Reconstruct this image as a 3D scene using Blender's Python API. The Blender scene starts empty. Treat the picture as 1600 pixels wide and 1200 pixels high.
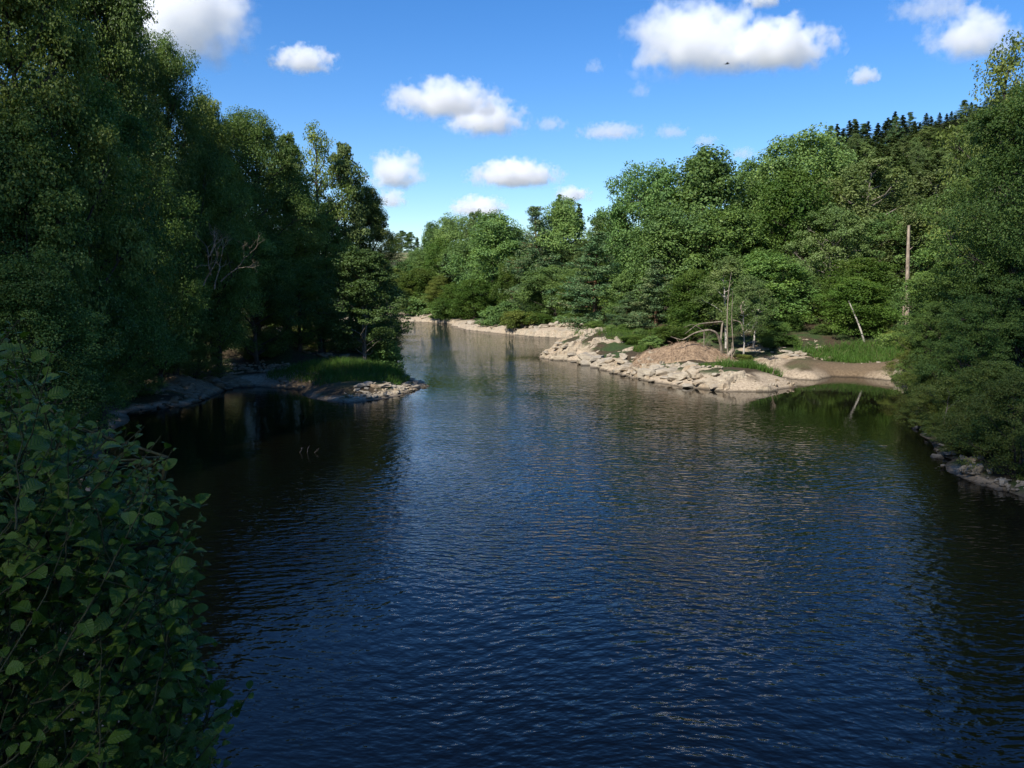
import bpy, math, random
import numpy as np
from mathutils import Vector, Matrix, noise as mnoise

# ------------------------------------------------------------------ camera, sky, sun, exposure
S = bpy.context.scene
COL = S.collection
H, F, YH = 8.0, 1305.0, 450.0            # eye height over the water, focal length in photo pixels, horizon row
PITCH = math.atan((600 - YH) / F)
cam_d = bpy.data.cameras.new('camera')
cam = bpy.data.objects.new('camera', cam_d); COL.objects.link(cam)
cam_d.sensor_width = 36; cam_d.lens = 36 * F / 1600
cam_d.clip_start = 0.05; cam_d.clip_end = 40000
cam.location = (0, 0, H); cam.rotation_euler = (math.pi / 2 - PITCH, 0, 0)
S.camera = cam
S.render.engine = 'CYCLES'

SUN_EL, SUN_AZ = 45.0, 143.0             # azimuth counted to the left of the view direction
az = math.radians(SUN_AZ)
SUN_DIR = Vector((-math.sin(az) * math.cos(math.radians(SUN_EL)), math.cos(az) * math.cos(math.radians(SUN_EL)), math.sin(math.radians(SUN_EL))))
W = bpy.data.worlds.new('World'); S.world = W; W.use_nodes = True
nt = W.node_tree; nt.nodes.clear()
sky = nt.nodes.new('ShaderNodeTexSky'); sky.sky_type = 'NISHITA'; sky.sun_disc = False
sky.sun_elevation = math.radians(SUN_EL); sky.sun_rotation = math.radians(-SUN_AZ)
sky.altitude = 300; sky.air_density = 1.0; sky.dust_density = 0.25; sky.ozone_density = 4.0
bgn = nt.nodes.new('ShaderNodeBackground'); bgn.inputs['Strength'].default_value = 0.105
wo = nt.nodes.new('ShaderNodeOutputWorld')
hs = nt.nodes.new('ShaderNodeHueSaturation'); hs.inputs['Hue'].default_value = 0.508; hs.inputs['Saturation'].default_value = 1.3; hs.inputs['Value'].default_value = 1.0
nt.links.new(sky.outputs[0], hs.inputs['Color']); nt.links.new(hs.outputs[0], bgn.inputs[0]); nt.links.new(bgn.outputs[0], wo.inputs[0])
sun_d = bpy.data.lights.new('sun', 'SUN'); sun_d.energy = 5.0; sun_d.angle = math.radians(0.53); sun_d.color = (1.0, 0.95, 0.86)
sun = bpy.data.objects.new('sun', sun_d); COL.objects.link(sun)
sun.rotation_euler = (-SUN_DIR).to_track_quat('-Z', 'Y').to_euler(); sun.location = (-60, -30, 80)
S.view_settings.view_transform = 'Standard'; S.view_settings.look = 'None'
S.view_settings.gamma = 1.0; S.view_settings.use_curve_mapping = False; S.view_settings.exposure = 0.75
cy = S.cycles
cy.max_bounces = 14; cy.diffuse_bounces = 3; cy.glossy_bounces = 3; cy.transmission_bounces = 4; cy.transparent_max_bounces = 6
cy.volume_bounces = 14; cy.volume_max_steps = 128; cy.use_denoising = True
cy.caustics_reflective = False; cy.caustics_refractive = False; cy.sample_clamp_indirect = 6.0

# ------------------------------------------------------------------ helpers
def ray(px, py):
    u, v = (px - 800) / F, (600 - py) / F
    c, s = math.cos(PITCH), math.sin(PITCH)
    return np.array((u, c + v * s, -s + v * c))
def G(px, py, z=0.0):                    # where the sight line through a photo pixel meets height z
    d = ray(px, py); t = (z - H) / d[2]
    return (d[0] * t, d[1] * t)
def P(px, py, Y):                        # the point of that sight line at distance Y
    d = ray(px, py); t = Y / d[1]
    return np.array((d[0] * t, Y, H + d[2] * t))

def put(o, label=None, cat=None, group=None, kind=None):
    if label: o['label'] = label
    if cat: o['category'] = cat
    if group: o['group'] = group
    if kind: o['kind'] = kind
    return o
def link(name, data, parent=None, mat=None):
    o = bpy.data.objects.new(name, data); COL.objects.link(o)
    if parent is not None: o.parent = parent
    if mat is not None and data is not None and not data.materials: data.materials.append(mat)
    return o
def np_mesh(name, V, Fc, mat=None, tint=None, smooth=False, uv=None, point_attr=None):
    V = np.asarray(V, np.float32); Fc = np.asarray(Fc, np.int32); n, k = Fc.shape
    me = bpy.data.meshes.new(name)
    me.vertices.add(len(V)); me.vertices.foreach_set('co', V.ravel())
    me.loops.add(n * k); me.loops.foreach_set('vertex_index', Fc.ravel())
    me.polygons.add(n); me.polygons.foreach_set('loop_start', np.arange(0, n * k, k, dtype=np.int32))
    me.polygons.foreach_set('use_smooth', np.full(n, smooth, bool))
    if tint is not None:
        a = me.attributes.new('tint', 'FLOAT', 'FACE'); a.data.foreach_set('value', np.asarray(tint, np.float32))
    if point_attr:
        for an, av in point_attr.items():
            a = me.attributes.new(an, 'FLOAT', 'POINT'); a.data.foreach_set('value', np.asarray(av, np.float32))
    if uv is not None:
        l = me.uv_layers.new(name='UVMap'); l.data.foreach_set('uv', np.asarray(uv, np.float32)[Fc.ravel()].ravel())
    me.update(calc_edges=True); me.validate()
    if mat is not None: me.materials.append(mat)
    return me

def hash2(i, j, s):
    h = np.sin(i * 127.1 + j * 311.7 + s * 74.7) * 43758.5453
    return h - np.floor(h)
def vnoise(x, y, s=0):
    i, j = np.floor(x), np.floor(y); u, v = x - i, y - j
    u = u * u * (3 - 2 * u); v = v * v * (3 - 2 * v)
    return (hash2(i, j, s) * (1 - u) + hash2(i + 1, j, s) * u) * (1 - v) + (hash2(i, j + 1, s) * (1 - u) + hash2(i + 1, j + 1, s) * u) * v
def fbm(x, y, s=0, o=4):
    r, a, t = 0, .5, 0
    for k in range(o):
        r = r + a * vnoise(x * 2 ** k, y * 2 ** k, s + k * 17); t += a; a *= .5
    return r / t
def sstep(a, b, x):
    t = np.clip((x - a) / (b - a), 0, 1); return t * t * (3 - 2 * t)

class Tubes:                             # collects tapering tubes into one mesh
    def __init__(s): s.V, s.F, s.n = [], [], 0
    def add(s, pts, rad, k=6):
        pts = np.asarray(pts, float); m = len(pts); rad = np.broadcast_to(np.asarray(rad, float), (m,))
        d = np.gradient(pts, axis=0); d /= np.linalg.norm(d, axis=1)[:, None] + 1e-9
        ref = np.array((1., 0, 0)) if abs(d[0, 0]) < .8 else np.array((0, 1., 0))
        a = np.cross(d, ref); a /= np.linalg.norm(a, axis=1)[:, None] + 1e-9; b = np.cross(d, a)
        th = np.arange(k) * 2 * math.pi / k
        ring = pts[:, None] + rad[:, None, None] * (np.cos(th)[None, :, None] * a[:, None] + np.sin(th)[None, :, None] * b[:, None])
        s.V.append(ring.reshape(-1, 3))
        i = np.arange(m - 1)[:, None] * k; j = np.arange(k)[None]; j2 = (j + 1) % k
        f = np.stack((i + j, i + j2, i + k + j2, i + k + j), -1).reshape(-1, 4) + s.n
        s.F.append(f); s.n += m * k
    def mesh(s, name, mat): return np_mesh(name, np.concatenate(s.V), np.concatenate(s.F), mat, smooth=True)

# node helpers
def new_mat(name):
    m = bpy.data.materials.new(name); m.use_nodes = True; m.node_tree.nodes.clear(); return m
class N:
    def __init__(s, m): s.t = m.node_tree; s.m = m
    def __call__(s, typ, ins=None, **kw):
        n = s.t.nodes.new('ShaderNode' + typ)
        for k, v in kw.items(): setattr(n, k, v)
        for k, v in (ins or {}).items():
            if hasattr(v, 'is_linked') or isinstance(v, bpy.types.NodeSocket): s.t.links.new(v, n.inputs[k])
            else: n.inputs[k].default_value = v
        return n
    def ramp(s, fac, stops):
        n = s.t.nodes.new('ShaderNodeValToRGB'); el = n.color_ramp.elements
        while len(el) < len(stops): el.new(.5)
        for e, (p, c) in zip(el, stops): e.position = p; e.color = (*c, 1) if len(c) == 3 else c
        s.t.links.new(fac, n.inputs[0]); return n.outputs[0]
    def math(s, op, a, b=0.0, c=None):
        n = s.t.nodes.new('ShaderNodeMath'); n.operation = op
        for i, v in enumerate((a, b) if c is None else (a, b, c)):
            if isinstance(v, bpy.types.NodeSocket): s.t.links.new(v, n.inputs[i])
            else: n.inputs[i].default_value = v
        return n.outputs[0]
    def mix(s, fac, a, b, blend='MIX'):
        n = s.t.nodes.new('ShaderNodeMix'); n.data_type = 'RGBA'; n.blend_type = blend
        for i, v in ((0, fac), (6, a), (7, b)):
            if isinstance(v, bpy.types.NodeSocket): s.t.links.new(v, n.inputs[i])
            else: n.inputs[i].default_value = (*v, 1) if (i > 0 and len(v) == 3) else v
        return n.outputs[2]
    def out(s, sh, vol=None):
        o = s.t.nodes.new('ShaderNodeOutputMaterial')
        if sh is not None: s.t.links.new(sh, o.inputs[0])
        if vol is not None: s.t.links.new(vol, o.inputs[1])
        return s.m

# ------------------------------------------------------------------ water's edge and the land's height
BANK = [(-2.6, -60), (-2.6, -2), (-4, 6), (-7, 14), (-10, 20), (-14, 27), (-20, 40), G(205, 642), G(250, 637), G(295, 632), G(325, 618), G(346, 606), G(400, 604),
        G(455, 609), G(482, 622), G(515, 627), G(545, 630), G(600, 623), G(645, 611), G(669, 603), G(652, 594), G(622, 585), (-12.2, 86), (-13.6, 96), (-15, 110), (-19, 140),
        (-40, 168), (-160, 182), (-160, 214), (-60, 205), G(610, 503.5), G(655, 503), G(700, 505), G(716, 512), G(745, 517), G(772, 520), G(830, 526), G(900, 529), G(905, 535), G(893, 545),
        G(868, 552), G(846, 559), G(868, 563), G(900, 564), G(930, 572), G(958, 581), G(1000, 592), G(1060, 603), G(1125, 611), G(1200, 612), G(1240, 605), G(1228, 598), G(1195, 592),
        G(1178, 586), G(1200, 584), G(1240, 592), G(1275, 594), G(1300, 588), G(1340, 589), G(1400, 595), G(1425, 610), G(1440, 650), G(1460, 690), G(1490, 742), G(1540, 758), G(1600, 775),
        (19, 24), (17, 14), (15, 0), (15, -60)]
def ragged(pts):                         # break the long straight runs of the shoreline into small coves and noses
    r = random.Random(8); out = []
    for i, (a, b) in enumerate(zip(pts, pts[1:] + pts[:1])):
        a, b = np.array(a, float), np.array(b, float); out.append(a); L = np.linalg.norm(b - a); mx = max(a[1], b[1])
        if L < 3.2 or min(a[1], b[1]) < 10 or mx > 218 or max(abs(a[0]), abs(b[0])) > 60: continue
        k = int(L / (1.6 if mx < 110 else 4)); nrm = np.array((b[1] - a[1], a[0] - b[0])) / L; amp = .45 if mx < 110 else .9
        for q in range(1, k): out.append(a + (b - a) * (q + r.uniform(-.3, .3)) / k + nrm * r.uniform(-amp, amp))
    return out
BP = np.array(ragged(BANK), float)
def shore(x, y):                         # signed distance to the water's edge, land positive
    x = np.asarray(x, float).ravel(); y = np.asarray(y, float).ravel()
    d = np.full(x.shape, 1e9); ins = np.zeros(x.shape, bool); n = len(BP)
    for i in range(n):
        (ax, ay), (bx, by) = BP[i], BP[(i + 1) % n]
        ex, ey = bx - ax, by - ay; t = np.clip(((x - ax) * ex + (y - ay) * ey) / (ex * ex + ey * ey + 1e-9), 0, 1)
        d = np.minimum(d, np.hypot(x - ax - t * ex, y - ay - t * ey))
        c = (ay > y) != (by > y)
        with np.errstate(divide='ignore', invalid='ignore'):
            ins ^= c & (x < (bx - ax) * (y - ay) / (by - ay if by != ay else 1e-9) + ax)
    return np.where(ins, -d, d)
def left_of_river(x, y):                 # True on the steep bank
    xm = np.interp(y, [-60, 0, 20, 45, 60, 75, 95, 140, 170, 185], [6, 6, 5, -2, -2, -2.5, -3, -6, -16, -300])
    return (x < xm) & (y < 190)
def hump(x, y, c, sx, sy, rot=0.0):
    dx, dy = x - c[0], y - c[1]; ca, sa = math.cos(rot), math.sin(rot)
    u, v = (dx * ca + dy * sa) / sx, (-dx * sa + dy * ca) / sy
    return np.exp(-(u * u + v * v))
SPIT = G(560, 598)
def land(x, y):
    x = np.asarray(x, float); shp = x.shape; x = x.ravel(); y = np.asarray(y, float).ravel()
    d = shore(x, y); L = left_of_river(x, y)
    n = fbm(x * .09, y * .09, 3) - .5; n2 = fbm(x * .45, y * .45, 9) - .5; n3 = fbm(x * 1.7, y * 1.7, 21, 3) - .5
    spit = hump(x, y, SPIT, 9.5, 7.0)
    lo = .32 * np.clip(d, 0, 2.5) + .10 * np.clip(d - 2.5, 0, 8)
    lo = lo * (1 - .5 * ((y > 126) & (y < 214) & (x > -60)))
    zl = lo + (.55 * np.clip(d - 9, 0, 45) + .12 * np.clip(d - 54, 0, 200)) * (1 - spit * .8)
    far = sstep(150, 210, y)
    zr = lo + .07 * np.clip(d - 6, 0, 60) * (1 - far) + .02 * np.clip(d - 6, 0, 60) * far
    zr = zr + 62 * hump(x, y, (215, 330), 120, 140) + 14 * hump(x, y, (90, 190), 50, 70)
    zr = zr + 21 * sstep(215, 400, y) * (x < 300) + 10 * sstep(420, 900, y)
    z = np.where(L, zl, zr) + n * np.clip(d * .25, 0, 2.2) + n2 * .35 * sstep(0, 1.5, d) + n3 * .14 * sstep(0, .5, d)
    z = z + np.where(d > 0, .5 * hump(x, y, G(557, 600), 6.0, 4.0) * sstep(.5, 2.5, d), 0)                 # the grassy crown of the spit
    z = z + np.where(d > 0, 1.7 * hump(x, y, G(932, 556), 5.0, 6.5) * sstep(.5, 1.9, d) + .6 * hump(x, y, G(990, 575), 4.5, 4.0) * sstep(.9, 1.9, d), 0)  # rock bluff on the point
    z = z + np.where(d > 0, 1.05 * hump(x, y, G(1065, 583), 3.6, 1.9) * sstep(.8, 2.0, d), 0)              # root-bound earth mound
    flat = hump(x, y, G(1345, 580), 7, 5); z = z * (1 - .55 * flat)
    z = np.where(d < 0, np.clip(d * .35, -1.6, 0) + n3 * .06 * np.clip(-d, 0, 1), z)
    return z.reshape(shp)
def zat(x, y): return float(land(np.array([x]), np.array([y]))[0])

# ------------------------------------------------------------------ materials of the land and water
def mat_ground():
    m = new_mat('ground_cover'); n = N(m)
    pos = n('NewGeometry').outputs['Position']
    bare = n('Attribute', attribute_name='bare').outputs['Fac']; field = n('Attribute', attribute_name='field').outputs['Fac']
    mud = n('Attribute', attribute_name='mud').outputs['Fac']
    big = n('TexNoise', {'Vector': pos, 'Scale': .35, 'Detail': 5.0}).outputs[0]
    fine = n('TexNoise', {'Vector': pos, 'Scale': 5.0, 'Detail': 6.0, 'Roughness': .7}).outputs[0]
    vor = n('TexVoronoi', {'Vector': pos, 'Scale': 6.0}).outputs['Distance']
    litter = n.ramp(fine, [(.3, (.018, .014, .008)), (.5, (.045, .032, .018)), (.7, (.075, .055, .03))])
    moss = n.ramp(fine, [(.3, (.012, .022, .006)), (.7, (.045, .075, .02))])
    forest = n.mix(n.ramp(big, [(.42, (0, 0, 0)), (.58, (1, 1, 1))]), litter, moss)
    gravel = n.ramp(fine, [(.25, (.11, .085, .06)), (.45, (.27, .215, .15)), (.6, (.36, .29, .21)), (.75, (.47, .40, .30))])
    gravel = n.mix(n.ramp(vor, [(0, (.55, .55, .55)), (.25, (0, 0, 0))]), gravel, (.10, .08, .055))
    mudc = n.ramp(fine, [(.3, (.08, .055, .032)), (.7, (.16, .115, .07))])
    c = n.mix(bare, forest, gravel); c = n.mix(mud, c, mudc)
    fld = n.mix(n.ramp(n('SeparateXYZ', {'Vector': pos}).outputs[2], [(0, (0, 0, 0)), (1, (1, 1, 1))]), (.16, .10, .055), (.07, .13, .03))
    c = n.mix(n.ramp(field, [(.1, (0, 0, 0)), (.4, (1, 1, 1))]), c, n.mix(n.ramp(field, [(.6, (0, 0, 0)), (.8, (1, 1, 1))]), n.ramp(big, [(.4, (.07, .11, .03)), (.62, (.19, .15, .08))]), (.09, .16, .04)))
    z = n('SeparateXYZ', {'Vector': pos}).outputs[2]
    wet = n('MapRange', {0: z, 1: .02, 2: .16, 3: .38, 4: 1.0}).outputs[0]       # a damp line just over the water
    c = n.mix(1.0, c, n('CombineColor', {0: wet, 1: wet, 2: wet}).outputs[0], 'MULTIPLY')
    bmp = n('Bump', {'Strength': .8, 'Distance': .08, 'Height': fine}).outputs[0]
    b = n('BsdfPrincipled', {'Base Color': c, 'Roughness': .92, 'Normal': bmp, 'Specular IOR Level': .2})
    return n.out(b.outputs[0])
def mat_rock(name, pale=1.0, tone=(1, 1, 1)):
    m = new_mat(name); n = N(m)
    pos = n('NewGeometry').outputs['Position']; rnd = n('ObjectInfo').outputs['Random']
    mp = n('Mapping', {'Vector': pos, 'Rotation': (.35, .25, .5), 'Scale': (1, 1.4, 4.5)}).outputs[0]
    a = n('TexNoise', {'Vector': mp, 'Scale': 1.3, 'Detail': 8.0, 'Roughness': .68}).outputs[0]
    f = n('TexNoise', {'Vector': pos, 'Scale': 9.0, 'Detail': 5.0, 'Roughness': .7}).outputs[0]
    sp = n('TexNoise', {'Vector': pos, 'Scale': .6, 'Detail': 3.0}).outputs[0]
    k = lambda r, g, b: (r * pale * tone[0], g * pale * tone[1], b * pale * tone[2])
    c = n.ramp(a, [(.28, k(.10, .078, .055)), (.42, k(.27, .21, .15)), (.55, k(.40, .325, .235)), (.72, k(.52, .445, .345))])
    c = n.mix(n.ramp(f, [(.35, (.5, .5, .5)), (.65, (0, 0, 0))]), c, k(.20, .155, .11))
    c = n.mix(n.ramp(sp, [(.5, (0, 0, 0)), (.75, (.6, .6, .6))]), c, k(.30, .19, .10))       # rusty patches
    c = n.mix(n.math('MULTIPLY', rnd, .45), c, k(.34, .31, .27))
    z = n('SeparateXYZ', {'Vector': pos}).outputs[2]
    zz = n.math('ADD', z, n.math('MULTIPLY', f, -.12))
    wet = n('MapRange', {0: zz, 1: -.02, 2: .15, 3: .26, 4: 1.0}).outputs[0]
    c = n.mix(1.0, c, n('CombineColor', {0: wet, 1: wet, 2: wet}).outputs[0], 'MULTIPLY')
    h = n.math('ADD', a, n.math('MULTIPLY', f, .35))
    bmp = n('Bump', {'Strength': .9, 'Distance': .12, 'Height': h}).outputs[0]
    b = n('BsdfPrincipled', {'Base Color': c, 'Roughness': .85, 'Normal': bmp, 'Specular IOR Level': .25})
    return n.out(b.outputs[0])
def mat_water():
    m = new_mat('river_water'); n = N(m)
    pos = n('NewGeometry').outputs['Position']; calm = n('Attribute', attribute_name='calm').outputs['Fac']
    warp = n('TexNoise', {'Vector': pos, 'Scale': .05, 'Detail': 2.0})
    wv = n('VectorMath', {0: warp.outputs['Color'], 1: (7, 7, 0)}, operation='MULTIPLY').outputs[0]
    p2 = n('VectorMath', {0: pos, 1: wv}, operation='ADD').outputs[0]
    mp1 = n('Mapping', {'Vector': p2, 'Rotation': (0, 0, -.18), 'Scale': (1.9, 3.3, 1)}).outputs[0]
    w1 = n('TexNoise', {'Vector': mp1, 'Scale': 1.0, 'Detail': 2.0, 'Roughness': .42}).outputs[0]
    mp2 = n('Mapping', {'Vector': p2, 'Rotation': (0, 0, .35), 'Scale': (3.8, 6.4, 1)}).outputs[0]
    w2 = n('TexNoise', {'Vector': mp2, 'Scale': 1.0, 'Detail': 2.0, 'Roughness': .5}).outputs[0]
    mp3 = n('Mapping', {'Vector': p2, 'Rotation': (0, 0, -.5), 'Scale': (.4, .9, 1)}).outputs[0]
    w3 = n('TexNoise', {'Vector': mp3, 'Scale': 1.0, 'Detail': 1.0}).outputs[0]
    gust = n('TexNoise', {'Vector': n('Mapping', {'Vector': pos, 'Scale': (.05, .022, 1)}).outputs[0], 'Scale': 1.0, 'Detail': 3.0}).outputs[0]
    g = n('MapRange', {0: gust, 1: .3, 2: .65, 3: .55, 4: 1.15}).outputs[0]
    h = n.math('ADD', n.math('MULTIPLY', w1, .072), n.math('ADD', n.math('MULTIPLY', w2, .024), n.math('MULTIPLY', w3, .04)))
    h = n.math('MULTIPLY', n.math('MULTIPLY', h, g), calm)
    bmp = n('Bump', {'Strength': 1.0, 'Distance': 1.0, 'Height': h}).outputs[0]
    b = n('BsdfPrincipled', {'Base Color': (.006, .0055, .0035, 1), 'Roughness': .02, 'IOR': 1.333, 'Normal': bmp})
    return n.out(b.outputs[0])
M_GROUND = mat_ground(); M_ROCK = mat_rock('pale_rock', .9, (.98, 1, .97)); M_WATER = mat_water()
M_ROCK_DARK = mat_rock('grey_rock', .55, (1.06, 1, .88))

# ------------------------------------------------------------------ ground, water
def axis(segs):
    a = [segs[0][0]]
    for (s, e, st) in segs:
        k = max(1, int(round((e - s) / st))); a += list(np.linspace(s, e, k + 1)[1:])
    return np.array(a)
gx = axis([(-3000, -900, 300), (-900, -300, 60), (-300, -120, 14), (-120, -45, 3), (-45, -28, 1.2), (-28, 38, .5), (38, 60, 1.2), (60, 160, 5), (160, 420, 12), (420, 900, 60), (900, 3000, 300)])
gy = axis([(-300, -60, 40), (-60, 0, 4), (0, 54, 1.3), (54, 102, .45), (102, 150, 1.0), (150, 225, 1.6), (225, 460, 9), (460, 900, 44), (900, 4000, 310)])
XX, YY = np.meshgrid(gx, gy); ZZ = land(XX, YY)
nx, ny = len(gx), len(gy)
idx = np.arange(nx * ny).reshape(ny, nx)
quads = np.stack((idx[:-1, :-1], idx[:-1, 1:], idx[1:, 1:], idx[1:, :-1]), -1).reshape(-1, 4)
fx, fy = XX.ravel(), YY.ravel(); fd = shore(fx, fy)
wob = (fbm(fx * .5, fy * .5, 40) - .5) * 3
bw = np.where(left_of_river(fx, fy), .7, .8)
bw = np.where((fx > 14) & (fy < 63), .05, bw); bw = bw + 1.6 * hump(fx, fy, G(1080, 603), 14, 5) + 3.5 * ((fy > 125) & (fy < 215)) + 4.5 * hump(fx, fy, G(930, 550), 7, 9) + 3 * hump(fx, fy, G(1240, 578), 6, 4) + 2 * hump(fx, fy, G(440, 595), 8, 8)
bare = 1 - sstep(bw * .75, bw * 1.15, fd + wob * .5)
mud = np.clip(hump(fx, fy, G(1345, 586), 6.0, 3.0) * 1.5 + hump(fx, fy, G(475, 610), 4, 4) * 1.2, 0, 1)
field = ((np.abs(fx + 50) < 40) & (fy > 335) & (fy < 460)) * np.where(fy > 392, 1.0, .5)
ground = link('ground', np_mesh('ground', np.stack((fx, fy, ZZ.ravel()), -1), quads, M_GROUND, smooth=True, point_attr={'bare': bare, 'mud': mud, 'field': field.astype(float)}))
put(ground, 'wooded valley floor and banks with brown litter and pale gravel edges', kind='structure')

wx = axis([(-170, -60, 5), (-60, 60, 1.0)]); wy = axis([(-60, 0, 4), (0, 120, 1.0), (120, 230, 2.5)])
WX, WY = np.meshgrid(wx, wy); wi = np.arange(WX.size).reshape(WX.shape)
wq = np.stack((wi[:-1, :-1], wi[:-1, 1:], wi[1:, 1:], wi[1:, :-1]), -1).reshape(-1, 4)
calm = 1 - .93 * np.clip(hump(WX, WY, G(1330, 625), 11, 14) * 1.5, 0, 1)
calm = calm * (1 - .75 * np.clip(hump(WX, WY, G(330, 690), 9, 14) * 1.3, 0, 1))
sd = -shore(WX, WY).reshape(WX.shape); calm = calm * (.35 + .65 * sstep(0, 6, sd))
calm = calm * np.interp(WY, [0, 30, 55, 75, 110, 200], [1, .86, .5, .5, .85, 1.1])
water = link('river_water', np_mesh('river_water', np.stack((WX.ravel(), WY.ravel(), np.zeros(WX.size)), -1), wq, M_WATER, smooth=True, point_attr={'calm': calm.ravel()}))
put(water, 'dark rippled river reflecting blue sky and wooded banks', kind='structure')

# ------------------------------------------------------------------ clouds: lit volumes far off and high
def mat_cloud():
    m = new_mat('cloud_vapour'); n = N(m)
    o = n('TexCoord').outputs['Object']; pos = n('NewGeometry').outputs['Position']
    sz = n('Attribute', attribute_type='OBJECT', attribute_name='puff').outputs['Fac']
    dn = n('Attribute', attribute_type='OBJECT', attribute_name='dense').outputs['Fac']
    q = n('VectorMath', {0: pos, 1: n('CombineXYZ', {0: sz, 1: sz, 2: sz}).outputs[0]}, operation='MULTIPLY').outputs[0]
    a = n('TexNoise', {'Vector': q, 'Scale': 1.0, 'Detail': 6.0, 'Roughness': .6}).outputs[0]
    x = n('SeparateXYZ', {'Vector': o})
    r2 = n('VectorMath', {0: o, 1: o}, operation='DOT_PRODUCT').outputs['Value']
    body = n.math('SUBTRACT', 1.0, n.math('SQRT', r2))
    f = n.math('ADD', n.math('MULTIPLY', body, 1.15), n.math('MULTIPLY', n.math('SUBTRACT', a, .5), 2.5))
    f = n.math('SUBTRACT', f, .33)
    base = n('MapRange', {0: x.outputs[2], 1: -.62, 2: -.3, 3: 0.0, 4: 1.0}).outputs[0]
    edge = n('MapRange', {0: r2, 1: .8, 2: 1.0, 3: 1.0, 4: 0.0}).outputs[0]
    d = n('MapRange', {0: f, 1: 0.0, 2: .42, 3: 0.0, 4: 1.0}).outputs[0]
    d = n.math('MULTIPLY', n.math('MULTIPLY', d, base), n.math('MULTIPLY', edge, dn))
    v = n('VolumePrincipled', {'Color': (1, 1, 1, 1), 'Density': d, 'Anisotropy': .15})
    m.cycles.volume_step_rate = .35
    return n.out(None, v.outputs[0])
M_CLOUD = mat_cloud()
def ellipsoid_mesh(name, k=2):
    import bmesh
    bm = bmesh.new(); bmesh.ops.create_icosphere(bm, subdivisions=k, radius=1.0)
    me = bpy.data.meshes.new(name); bm.to_mesh(me); bm.free(); return me
cloud_me = ellipsoid_mesh('cloud'); cloud_me.materials.append(M_CLOUD)
def cloud(x0, y0, x1, y1, label, dense=1.0, base_alt=900, puff=.26, grow=1.32):
    cx, cyy = (x0 + x1) / 2, (y0 + y1) / 2
    d = ray(cx, y1 if y1 < 430 else 400); Y = (base_alt) * d[1] / d[2]; Y = min(Y, 9000)
    c = P(cx, cyy, Y); wdt = (x1 - x0) / F * Y; hgt = (y1 - y0) / F * Y
    o = link('cloud', cloud_me); o.location = c; o.scale = (wdt / 2 * grow, wdt / 2 * .8 * grow, hgt / 2 * grow * 1.15)
    s = min(wdt, hgt * 1.6)
    o['puff'] = 1.0 / (s * puff); o['dense'] = (dense if dense > .5 else dense * .45) * 4.6 / s
    put(o, label, 'cloud', 'small white clouds scattered over the blue sky')
    return o
cloud(170, -70, 385, 104, 'large white cloud with grey base touching the tall trees at the top', 1.3)
cloud(426, 76, 524, 114, 'small flat white cloud beside the large one over the trees', .7)
cloud(612, 132, 775, 184, 'long upper half of the twin cloud in mid sky', .8)
cloud(700, 158, 818, 214, 'bright rounded lower half of the twin cloud in mid sky', 1.0)
cloud(572, 242, 660, 300, 'bright round cloud just above the tip of the steep tree wall', 1.1)
cloud(590, 298, 636, 328, 'small white puff under the round cloud by the tree wall', .7)
cloud(736, 254, 872, 294, 'white cloud with twin domes low over the river bend', 1.0)
cloud(704, 309, 790, 342, 'low white cloud resting on the far treetops', 1.0)
cloud(866, 292, 922, 318, 'small low cloud behind the spiky tree top', .8)
cloud(905, 195, 1004, 218, 'thin flat cloud streak over the wooded bank', .5)
cloud(1024, 195, 1074, 218, 'thin small streak beside the flat cloud streak', .45)
cloud(988, 14, 1180, 118, 'largest bright cumulus cloud, tall domed end', 1.25)
cloud(1120, 40, 1296, 112, 'long tapering end of the largest cumulus cloud', 1.1)
cloud(1326, 106, 1374, 134, 'tiny lone puff below and right of the largest cloud', .55)
cloud(1452, 22, 1584, 96, 'grey white cloud behind the wispy tall tree top', .9)
cloud(1396, -2, 1522, 30, 'faint veil of cloud at the upper edge of the sky', .35)
cloud(1160, -22, 1226, 12, 'small cloud cut by the upper edge above the largest cloud', .8)
cloud(836, 184, 884, 206, 'faint wisp beside the twin cloud', .4)
cloud(984, 130, 1018, 154, 'faint wisp under the domed end of the largest cloud', .25)
cloud(914, 94, 944, 116, 'faint scrap of cloud before the largest cloud', .25)
cloud(1082, 212, 1122, 230, 'faint grey wisp above the round oak tops', .35)
cloud(1142, 232, 1182, 250, 'faint low wisp touching the round oak tops', .4)

def shade_cloud(target, size, seed, label):   # unseen clouds added toward the sun to shade the near banks
    me = ellipsoid_mesh('cloud', 3); me.materials.append(M_SHADE_CLOUD); r = Vector((seed * 3.1, seed * 1.7, 0))
    for v in me.vertices: v.co *= 1 + .16 * mnoise.noise(v.co * 2.1 + r) + .08 * mnoise.noise(v.co * 5.3 + r)
    o = link('cloud', me); o.location = Vector(target) + SUN_DIR * 620; o.scale = size
    put(o, label, 'cloud')
M_SHADE_CLOUD = new_mat('shade_cloud_vapour'); _n = N(M_SHADE_CLOUD)
_n.out(None, _n('VolumePrincipled', {'Color': (1, 1, 1, 1), 'Density': .027, 'Anisotropy': .2}).outputs[0])
shade_cloud((-8, 1, 9), (74, 47, 31), 1, 'broad unseen cloud added overhead to shade the bridge and near banks')
shade_cloud((46, 50, 14), (25, 17, 22), 2, 'small unseen cloud added overhead to shade the trees of the cove shore')

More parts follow.
